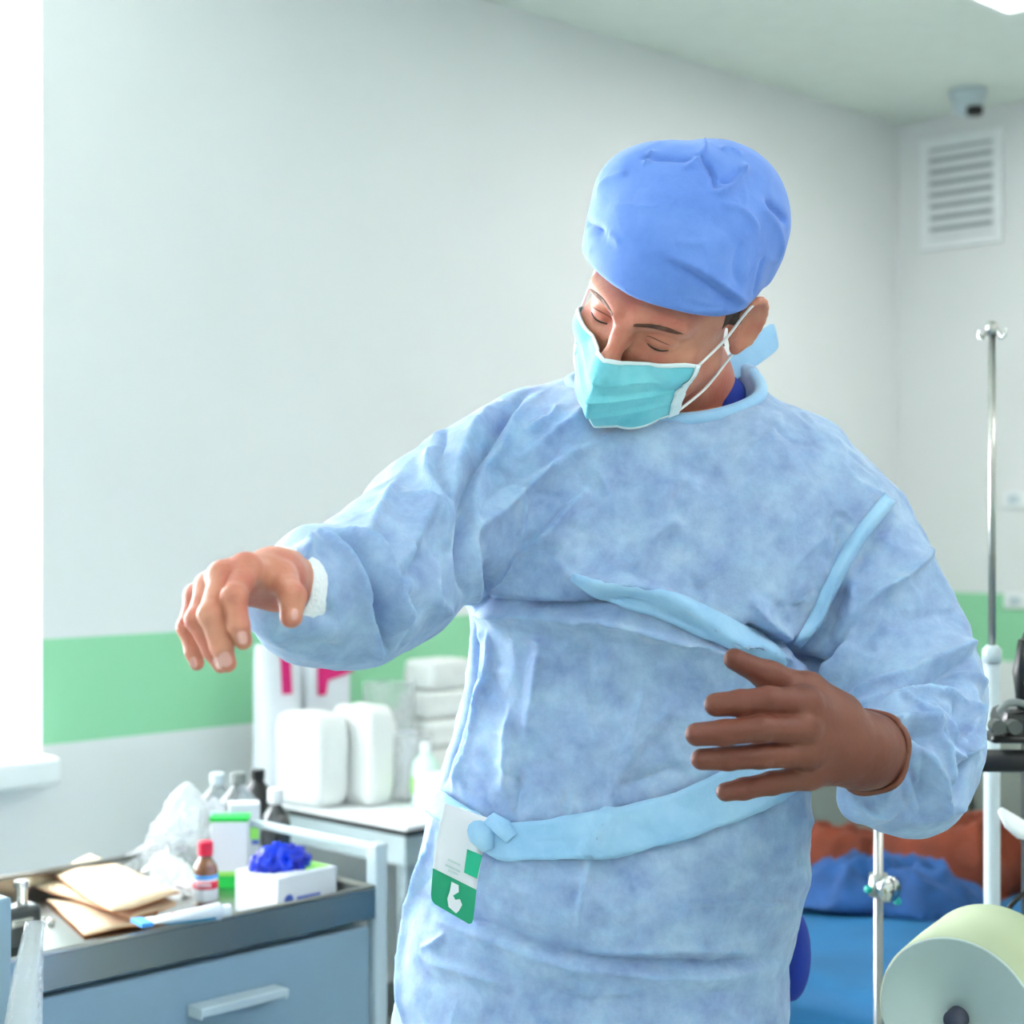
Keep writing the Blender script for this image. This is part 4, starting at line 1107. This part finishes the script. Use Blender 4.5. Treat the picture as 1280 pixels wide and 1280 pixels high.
sheetheap('gauze_pad', 'small folded white gauze beside the red-capped bottle', 'gauze', 228, 1118, .03, .022, .022, M['whitewarm'], 3.3, [(0, 0, 1, .8)], rough=.3)

# infusion bottles behind
IB = [(0, 0), (.034, 0), (.036, .004), (.036, .085), (.030, .105), (.015, .122), (.012, .128), (.012, .14), (0, .14)]
IC = [(.0135, .130), (.0145, .131), (.0145, .148), (.012, .150), (0, .150)]
q = G(298, 1070, TB); bottle('infusion_bottle', 'clear glass infusion bottle with grey stopper, behind the green-topped carton', 'bottle', q, .98, mat('clear_bottle', (.75, .8, .82, 1), .05, trans=.85, ior=1.3), M['grey'], IB, IC, [(.02, .07, .0363, M['carton'], 'paper_label')])
q = G(272, 1062, TB); bottle('infusion_bottle', 'clear glass bottle with white stopper, nearest the plastic bag', 'bottle', q, .92, mat('pale_bottle', (.86, .9, .92, 1), .05, trans=.85, ior=1.3), M['cartlight'], IB, IC)
q = G(322, 1056, TB); bottle('dark_bottle', 'tall dark brown bottle standing behind the clear infusion bottle', 'bottle', q, .92, M['black'], M['black'], IB, IC)
q = G(345, 1072, TB); bottle('dark_bottle', 'short dark bottle with white cap standing behind the glove box', 'bottle', q, .74, mat('dark_glass', (.04, .045, .05, 1), .08, coat=1), M['white'], IB, [(.0150, .128), (.020, .131), (.020, .162), (.017, .165), (0, .165)])

# clamp and bits at the trolley's left end
q = G(22, 1180, TB)
cl = thing('clamp', 'dark metal clamp with silver screw at the left end of the tray', 'clamp', (q.x, q.y, TB), RA)
obj('jaw', MB().box(-.05, .028, -.02, .02, 0, .055), M['darksteel'], cl, bevel=.006)
obj('screw', MB().lathe([(0, .05), (.008, .05), (.008, .078), (.011, .079), (.011, .088), (0, .089)], 20, (.006, 0, 0)), M['chrome'], cl, smooth=False)
obj('slot', MB().box(-.02, .012, -.022, -.0195, .028, .040), M['chrome'], cl, bevel=.002)
for k, (x, y) in enumerate([(52, 1154), (63, 1156)]):
    q = G(x, y, TB); o = obj('steel_ball_cap', MB().lathe([(0, .010), (.004, .009), (.006, .005), (.006, 0)], 16), M['chrome'], None, smooth=True, loc=q)
    tag(o, ['tiny shiny metal cap on the tray next to the dark clamp', 'tiny shiny metal cap on the tray nearest the paper packets'][k], 'cap', 'tiny metal caps')

# second post and hanging plastic bag at the lower left
q = W(6, 1280, 2.02)
ps = thing('waste_stand', 'grey metal stand post at the lower left edge in front of the trolley', 'stand', (q.x-.012, q.y, 0), RA)
obj('post', MB().box(-.03, .014, -.016, .016, .05, .875), M['cart'], ps, bevel=.004)
obj('base', MB().box(-.16, .05, -.12, .12, 0, .05), M['cart'], ps, bevel=.01)
hb = thing('hanging_bag', 'clear plastic bag hanging from the grey post at the lower left corner', 'plastic bag', (q.x+.018, q.y-.02, .55))
rows = []
for i in range(31):
    row = []; t = i/30
    for j in range(25):
        an = 2*math.pi*j/24; w_ = .012+.022*math.sin(min(1, t*1.3)*math.pi*.5); k = 1+.35*noise.noise(Vector((math.cos(an)*1.5, math.sin(an)*1.5, t*4)))
        row.append(Vector((w_*k*math.cos(an)+.025*(1-t)**3, .6*w_*k*math.sin(an), .30-.5*t)))
    rows.append(row)
obj('film', MB().grid(rows), M['pack'], hb, smooth=True, solid=.0005)

# ------------------------------------------------------------------ side table with packs behind
SZ = .66
c1 = G(508, 1033, SZ); sl, sw = .56, .62
st = thing('side_table', 'white-topped steel table behind the trolley, carrying white packs', 'table', (c1.x, c1.y, 0), RA)
# local x along the wall to the right, y back to the wall; the corner is the near left one
obj('tabletop', MB().box(0, sw+.5, 0, sl, SZ-.012, SZ), M['white'], st, bevel=.003)
obj('edge_strip', MB().box(-.002, sw+.5, -.002, sl, SZ-.022, SZ-.0122), M['black'], st)
obj('apron', MB().box(.0, sw+.5, .004, sl, SZ-.085, SZ-.0222), mat('table_steel', S(160, 175, 178), .4), st)
for x, y in ((.02, .02), (.02, sl-.03), (sw+.48, .02), (sw+.48, sl-.03)):
    obj('leg', MB().box(x-.014, x+.014, y-.014, y+.014, 0, SZ-.085), mat('leg_grey', S(130, 145, 150), .4), st)
def on_table(x, y, z=SZ): return Vector((c1.x, c1.y, 0))+U*x+(-N)*y+Vector((0, 0, z))
def pack(x, y, sx, sy, sz, label, z=SZ, rot=0, m='whitewarm', soft=.006, name='white_pack', group='white packs on the side table', cat='pack'):
    if m != 'whitewarm':
        o = obj(name, MB().box(-sx/2, sx/2, -sy/2, sy/2, 0, sz), M[m], None, loc=on_table(x, y, z), rotz=RA+rot, bevel=soft)
        return tag(o, label, cat, group)
    rows = []
    for i in range(25):                    # a soft wrapped block with slightly pinched ends
        th = math.pi*i/24; row = []
        for j in range(41):
            ph = 2*math.pi*(j % 40)/40; d_ = V3((math.sin(th)*math.cos(ph), math.sin(th)*math.sin(ph), math.cos(th)))
            k = (abs(d_)**7).sum()**(-1/7); q = Vector(d_*k)
            nz_ = 1+.05*noise.noise(q*1.7+Vector((x*40, y*30, z*20)))-.04*abs(noise.noise(q*4+Vector((x*9, 2, 1))))
            row.append(Vector((q.x*sx/2*nz_, q.y*sy/2*nz_, max(0, sz/2+q.z*sz/2*(nz_ if q.z > 0 else 1)))))
        rows.append(row)
    o = obj(name, MB().grid(rows), M[m], None, smooth=True, loc=on_table(x, y, z), rotz=RA+rot)
    return tag(o, label, cat, group)
E_ = on_table
# the tall magenta-printed bags against the wall
for k, (x, y, rot, lab) in enumerate([(.045, .50, .0, 'white bag with narrow magenta print at the far left of the table'), (.185, .50, .05, 'white bag with wide curved magenta print, second from the left on the table')]):
    r = thing('printed_bag', lab, 'bag', on_table(x, y), RA+rot, 'magenta printed bags')
    rows = []
    for i in range(15):
        t = i/14; row = []
        for j in range(25):
            an = 2*math.pi*j/24; sq = (abs(math.cos(an))**3+abs(math.sin(an))**3)**(-1/3)
            row.append(Vector(((.057 if k == 0 else .072)*sq*math.cos(an)*(1-.06*math.sin(5*t)), .045*sq*math.sin(an)*(1-.55*t**3), .36*t)))
        rows.append(row)
    mbg = MB().grid(rows); mbg.poly(rows[-1][:24]); obj('bag', mbg, M['carton'], r, smooth=True)
    ink = MB(); F_ = lambda x_, z_: Vector((x_, -.0480+.0248*(z_/.36)**3, z_))
    if k == 0:
        ink.add([F_(-.016, .245), F_(.014, .245), F_(.018, .345), F_(-.012, .345)], [(0, 1, 2, 3)])
    else:
        ink.add([F_(-.055, .235), F_(-.028, .235), F_(-.018, .268), F_(.066, .284), F_(.066, .308), F_(-.044, .332)], [(0, 1, 2, 5), (2, 3, 4, 5)])
    obj('magenta_print', ink, M['magenta'], r, solid=.001)
# white packs and boxes
pack(.035, .36, .10, .16, .215, 'tall white cotton roll pack at the left end of the table front', rot=.05)
pack(.135, .30, .085, .15, .225, 'tall white cotton roll pack standing next to the leftmost one')
pack(.225, .36, .07, .10, .19, 'tall narrow white pack in the middle of the table', rot=-.1)
pack(.325, .42, .10, .10, .14, 'white carton under the clear wrapped box in the middle of the table', m='carton', soft=.002)
pack(.325, .42, .095, .09, .12, 'clear wrapped box raised on a carton behind the white packs', z=SZ+.14, rot=.1, m='pack', soft=.004)
pack(.49, .42, .20, .14, .09, 'wide white pack at the bottom of the pile nearest the gown')
pack(.49, .42, .19, .13, .07, 'white folded pack second from the bottom of the pile nearest the gown', z=SZ+.09, rot=.08)
pack(.485, .42, .17, .12, .07, 'white folded pack third from the bottom of the pile nearest the gown', z=SZ+.16, rot=-.06)
pack(.485, .42, .15, .11, .075, 'topmost white folded pack of the pile nearest the gown', z=SZ+.23, rot=.1)
pack(.20, .075, .13, .09, .085, 'white box with grey side at the front of the side table', m='carton', soft=.002, rot=-.15)
pack(.24, .255, .085, .08, .15, 'pale translucent green jar-like pack behind the front box', m='pack', soft=.008)
for (x, y, c, lab) in [(.215, .17, 'white', 'white pump cap bottle standing behind the front box'), (.34, .16, 'white', 'white-capped pale bottle on the table, nearest the gown')]:
    bottle('disinfectant_bottle', lab, 'bottle', on_table(x, y), .95, mat('pale_green_plastic', S(205, 232, 220), .3), M['white'], IB, IC, [(.03, .07, .0363, M['limeink'] if x < .3 else M['carton'], 'paper_label')])

# ------------------------------------------------------------------ bed and stands on the right
def rp(t, b, z=0): return room(t, b, z)
bed = thing('examination_couch', 'couch covered by a turquoise sheet behind the person on the right', 'bed', rp(2.72, 2.0, 0), RA)
# local x = U (away), y = -N.  half sizes
hx, hyb = .44, 1.0
obj('frame', MB().box(-hx+.05, hx-.05, -hyb+.05, hyb-.05, .36, .42), M['couch'], bed)
obj('mattress', MB().box(-hx+.02, hx-.02, -hyb+.02, hyb-.02, .42, .54), M['couch'], bed, bevel=.02)
for x in (-hx+.08, hx-.08):
    for y in (-hyb+.1, hyb-.1): obj('leg', MB().box(x-.02, x+.02, y-.02, y+.02, 0, .36), M['cartlight'], bed)
n = 70; rows = []
for i in range(n+1):
    row = []
    for j in range(n+1):
        u, v = i/n*2-1, j/n*2-1; X = u*(hx+.44); Y = v*(hyb+.4)
        ox = max(0, abs(X)-hx); oy = max(0, abs(Y)-hyb); 
        x = math.copysign(min(abs(X), hx+.012), X); y = math.copysign(min(abs(Y), hyb+.012), Y)
        drop = max(ox, oy); 
        q = Vector((X*3, Y*3, 0))
        wv = .012*noise.noise(Vector((Y*7, X*2, 1)))*(drop > 0)+.0
        if ox > .01: x += math.copysign(.018+.03*abs(noise.noise(Vector((Y*6, 0, 3))))*min(1, ox*4), X)
        if oy > .01: y += math.copysign(.018+.03*abs(noise.noise(Vector((X*6, 0, 5))))*min(1, oy*4), Y)
        z = .552-drop+.012*(1-2*abs(noise.noise(q)))*(drop == 0)
        row.append(Vector((x, y, max(.1, z))))
    rows.append(row)
sh = obj('sheet', MB().grid(rows), M['turq'], bed, smooth=True, solid=.002); sh['label'] = 'turquoise draped sheet'
# grey-olive cabinet, added where the wall behind the couch is in shade
cb = thing('shaded_wall_cabinet', 'dark olive grey cabinet added in place of the shaded wall behind the couch', 'cabinet', rp(1.9, 2.2, 0), RA)
obj('carcass', MB().box(-.2, .2, -1.1, 1.3, 0, .80), M['couch'], cb, bevel=.01)
for k in range(4): 
    dr = obj('door', MB().box(-.215, -.2, -1.08+k*.6, -.52+k*.6, .04, .76), M['couch'], cb, bevel=.004)
    obj('handle', MB().box(-.23, -.215, -.56+k*.6, -.545+k*.6, .5, .62), M['steel'], dr)
# rust blanket folded and blue cloth on the couch
def heap(name, label, cat, P, rot, wx, wy, h_, m, seed, n=40, fr=2.0, rough=.6, folds=1):
    r = thing(name, label, cat, P, rot); rows = []
    for i in range(n+1):
        row = []
        for j in range(n+1):
            x, y = i/n*2-1, j/n*2-1; e = max(0, 1-(abs(x)**3+abs(y)**3)); q = Vector((x*fr+seed, y*fr*.7, seed))
            rg = (1-2*abs(noise.noise(q)))*.7+(1-2*abs(noise.noise(q*2.1)))*.3
            row.append(Vector((x*wx*(1+.12*noise.noise(q)), y*wy*(1+.12*noise.noise(q+Vector((5, 0, 0)))), h_*e**.6*(1-rough/2+rough/2*rg))))
        rows.append(row)
    b_ = [[Vector((p_.x, p_.y, 0)) for p_ in r_] for r_ in rows]
    mb = MB().grid(rows); mb.grid(b_)
    obj('cloth', mb, m, r, smooth=True); return r
q2 = G(1185, 1100, .565)
heap('rust_blanket', 'rust brown blanket bundled on the far side of the couch', 'blanket', q2, RA-math.pi/2, .17, .11, .17, M['brown'], 2.5)
heap('rust_blanket', 'flatter rust brown blanket end next to the gown, behind the blue cloth', 'blanket', G(1046, 1084, .565), RA-math.pi/2, .13, .10, .10, M['brown'], 6.5)
heap('blue_cloth', 'crumpled mid blue cloth lying on the turquoise sheet', 'cloth', G(1110, 1128, .565), RA-math.pi/2+.3, .19, .12, .10, M['bluecloth'], 8.8, fr=2.6, rough=.9)

def wheelbase(r, R_, m, n=5, z=.06):
    for k in range(n):
        a_ = 2*math.pi*k/n+.3; obj('foot', MB().tube([(0, 0, z+.03), (R_*math.cos(a_), R_*math.sin(a_), z-.01)], .011, 8), m, r, smooth=True)
        obj('caster', MB().lathe([(0, -.009), (.022, -.009), (.022, .009), (0, .009)], 16, (R_*math.cos(a_), R_*math.sin(a_), .023), axis='y'), M['black'], r)
# IV pole
P1 = W(1240, 645, 2.42); iv = thing('iv_stand', 'tall steel drip stand with four hooks and thick white lower tube', 'drip stand', (P1.x, P1.y, 0), .2)
z_ = lambda py, Y=2.42: CH-(py-HY)/F*Y
obj('pole', MB().tube([(0, 0, z_(830)), (0, 0, z_(412))], .0052, 14), M['steel'], iv, smooth=True)
obj('lower_tube', MB().tube([(0, 0, .06), (0, 0, z_(822))], .0112, 16), M['cartlight'], iv, smooth=True)
obj('collar', MB().lathe([(0, 0), (.0135, 0), (.0135, .018), (.008, .024), (0, .024)], 16, (0, 0, z_(828))), M['cartlight'], iv, smooth=True)
for k in range(4):
    a_ = k*math.pi/2+.35; d_ = Vector((math.cos(a_), math.sin(a_), 0)); zt_ = z_(412)
    obj('hook', MB().tube([Vector((0, 0, zt_-.006)), d_*.010+Vector((0, 0, zt_-.002)), d_*.018+Vector((0, 0, zt_-.012)), d_*.024+Vector((0, 0, zt_-.010)), d_*.026+Vector((0, 0, zt_))], .0020, 8), M['chrome'], iv, smooth=True)
obj('pole_cap', MB().lathe([(0, 0), (.009, 0), (.009, .014), (.004, .020), (0, .021)], 14, (0, 0, z_(412)-.008)), M['steel'], iv, smooth=True)
wheelbase(iv, .095, M['steel'])
# thin stand with clamp
Y2 = 2.30; P2 = W(1098, 645, Y2); s2 = thing('instrument_stand', 'thin steel stand with a clamp knob in front of the turquoise sheet', 'stand', (P2.x, P2.y, 0), .5)
z2 = lambda py: CH-(py-HY)/F*Y2
obj('pole', MB().tube([(0, 0, .06), (0, 0, z2(930))], .0062, 14), M['steel'], s2, smooth=True)
obj('clamp', MB().lathe([(0, 0), (.012, 0), (.014, .01), (.012, .03), (0, .03)], 16, (0, 0, z2(1120))), M['steel'], s2, smooth=True)
obj('knob', MB().lathe([(0, 0), (.015, 0), (.018, .006), (.015, .016), (0, .018)], 18, (-.004, -.032, z2(1107)), axis='y'), M['chrome'], s2, smooth=True)
obj('teal_button', MB().lathe([(0, 0), (.005, 0), (.005, .006), (0, .006)], 12, (.026, -.01, z2(1128)), axis='y'), mat('teal', S(20, 160, 150), .5), s2)
obj('teal_button', MB().lathe([(0, 0), (.005, 0), (.005, .006), (0, .006)], 12, (-.024, -.01, z2(1108)), axis='y'), mat('teal2', S(20, 160, 150), .5), s2)
wheelbase(s2, .085, M['steel'])

# big cream roll on a spindle
Yr = 1.90; rc = W(1197, 1272, Yr)
rs_ = thing('roll_stand', 'black stand holding the big cream roll at the lower right corner', 'stand', (rc.x+.10, rc.y+.10, 0), 0)
an_r = math.radians(45)                        # the roll's axis runs back to the right
axd = Vector((math.cos(an_r)*.72, math.sin(an_r)*1.0, .10)).normalized()
obj('spindle', MB().tube([rc-axd*.012, rc+axd*.17], .012, 16), mat('hub_grey', S(60, 66, 84), .4), rs_, True, True)
obj('upright', MB().tube([Vector((rc.x+axd.x*.15, rc.y+axd.y*.15, .05)), rc+axd*.15], .014, 12), M['black'], rs_, True, True)
obj('base', MB().box(rc.x-.02, rc.x+.22, rc.y-.0, rc.y+.165, 0, .05), M['black'], rs_, True, bevel=.01)
rl_ = thing('cream_roll', 'large cream roll with pale grey end disc in the lower right corner', 'roll', rc)
R_ = .092; prof = []
e1 = axd.orthogonal().normalized(); e2 = axd.cross(e1)
def disc(prof, m, name, n=64):
    mb = MB(); rows = [[rc+axd*z+(e1*math.cos(2*math.pi*j/n)+e2*math.sin(2*math.pi*j/n))*r_ for j in range(n+1)] for r_, z in prof]
    return obj(name, mb.grid(rows), m, rl_, True, True)
disc([(R_-.003, 0), (R_, .003), (R_+.001, .06), (R_, .118), (R_-.003, .12), (.014, .12)], M['cream'], 'roll_side')
disc([(.0125, .003), (.013, .001), (R_-.0055, .001), (R_-.0045, -.001), (R_-.0025, -.001), (R_-.002, .001)], M['rollface'], 'end_disc')

# black equipment at the right edge
q = W(1310, 950, 2.2)
me_ = thing('equipment_cart', 'black equipment arm and housing with knobs at the right edge behind the drip stand', 'equipment', (q.x, q.y, 0), 0)
obj('arm', MB().tube([W(1222, 951, 2.2), W(1360, 951, 2.2)], .0145, 16), M['black'], me_, True, True)
obj('lower_bracket', MB().box(*sum([[a, b] for a, b in zip(W(1240, 930, 2.2), W(1360, 912, 2.26))], [])), M['black'], me_, True, bevel=.005)
obj('housing', MB().box(q.x-.055, q.x+.06, q.y, q.y+.08, W(0, 925, 2.2).z, W(0, 888, 2.2).z), mat('black_glossy', S(30, 32, 34), .25), me_, True, bevel=.012)
for x in (1246, 1266):
    w_ = W(x, 908, 2.19); obj('knob', MB().lathe([(0, -.012), (.009, -.012), (.009, .012), (0, .012)], 16, w_, axis='y'), M['darksteel'], me_, True)
obj('upright', MB().box(q.x-.02, q.x+.02, q.y+.02, q.y+.06, .05, W(0, 790, 2.2).z), M['black'], me_, True, bevel=.012)
obj('screen_back', MB().tube([W(1283, 800, 2.2), W(1279, 840, 2.2), W(1281, 886, 2.2)], [.010, .013, .010], 12), M['black'], me_, True, True)
obj('base', MB().box(q.x-.10, q.x+.15, q.y-.08, q.y+.09, 0, .05), M['black'], me_, True, bevel=.01)
obj('cable', MB().tube([Vector(a) for a in spline([V3(W(x, y, 2.18)) for x, y in [(1246, 1180), (1256, 1145), (1270, 1125), (1290, 1110)]], 6)], .0035, 8), M['black'], me_, True, True)
obj('motor_box', MB().box(*sum([[a, b] for a, b in zip(W(1250, 1200, 2.18), W(1330, 1145, 2.26))], [])), M['black'], me_, True, bevel=.012)
hs_ = obj('white_shell', MB().tube([W(1250, 1012, 2.15), W(1262, 1026, 2.15), W(1275, 1036, 2.15), W(1296, 1042, 2.15)], [.005, .012, .014, .012], 14, flat=.6), M['white'], me_, True, True)
obj('hose', MB().tube([Vector(a) for a in spline([V3(W(x, y, 2.16)) for x, y in [(1248, 890), (1258, 880), (1272, 878), (1290, 884)]], 6)], .0045, 8), M['grey'], me_, True, True)
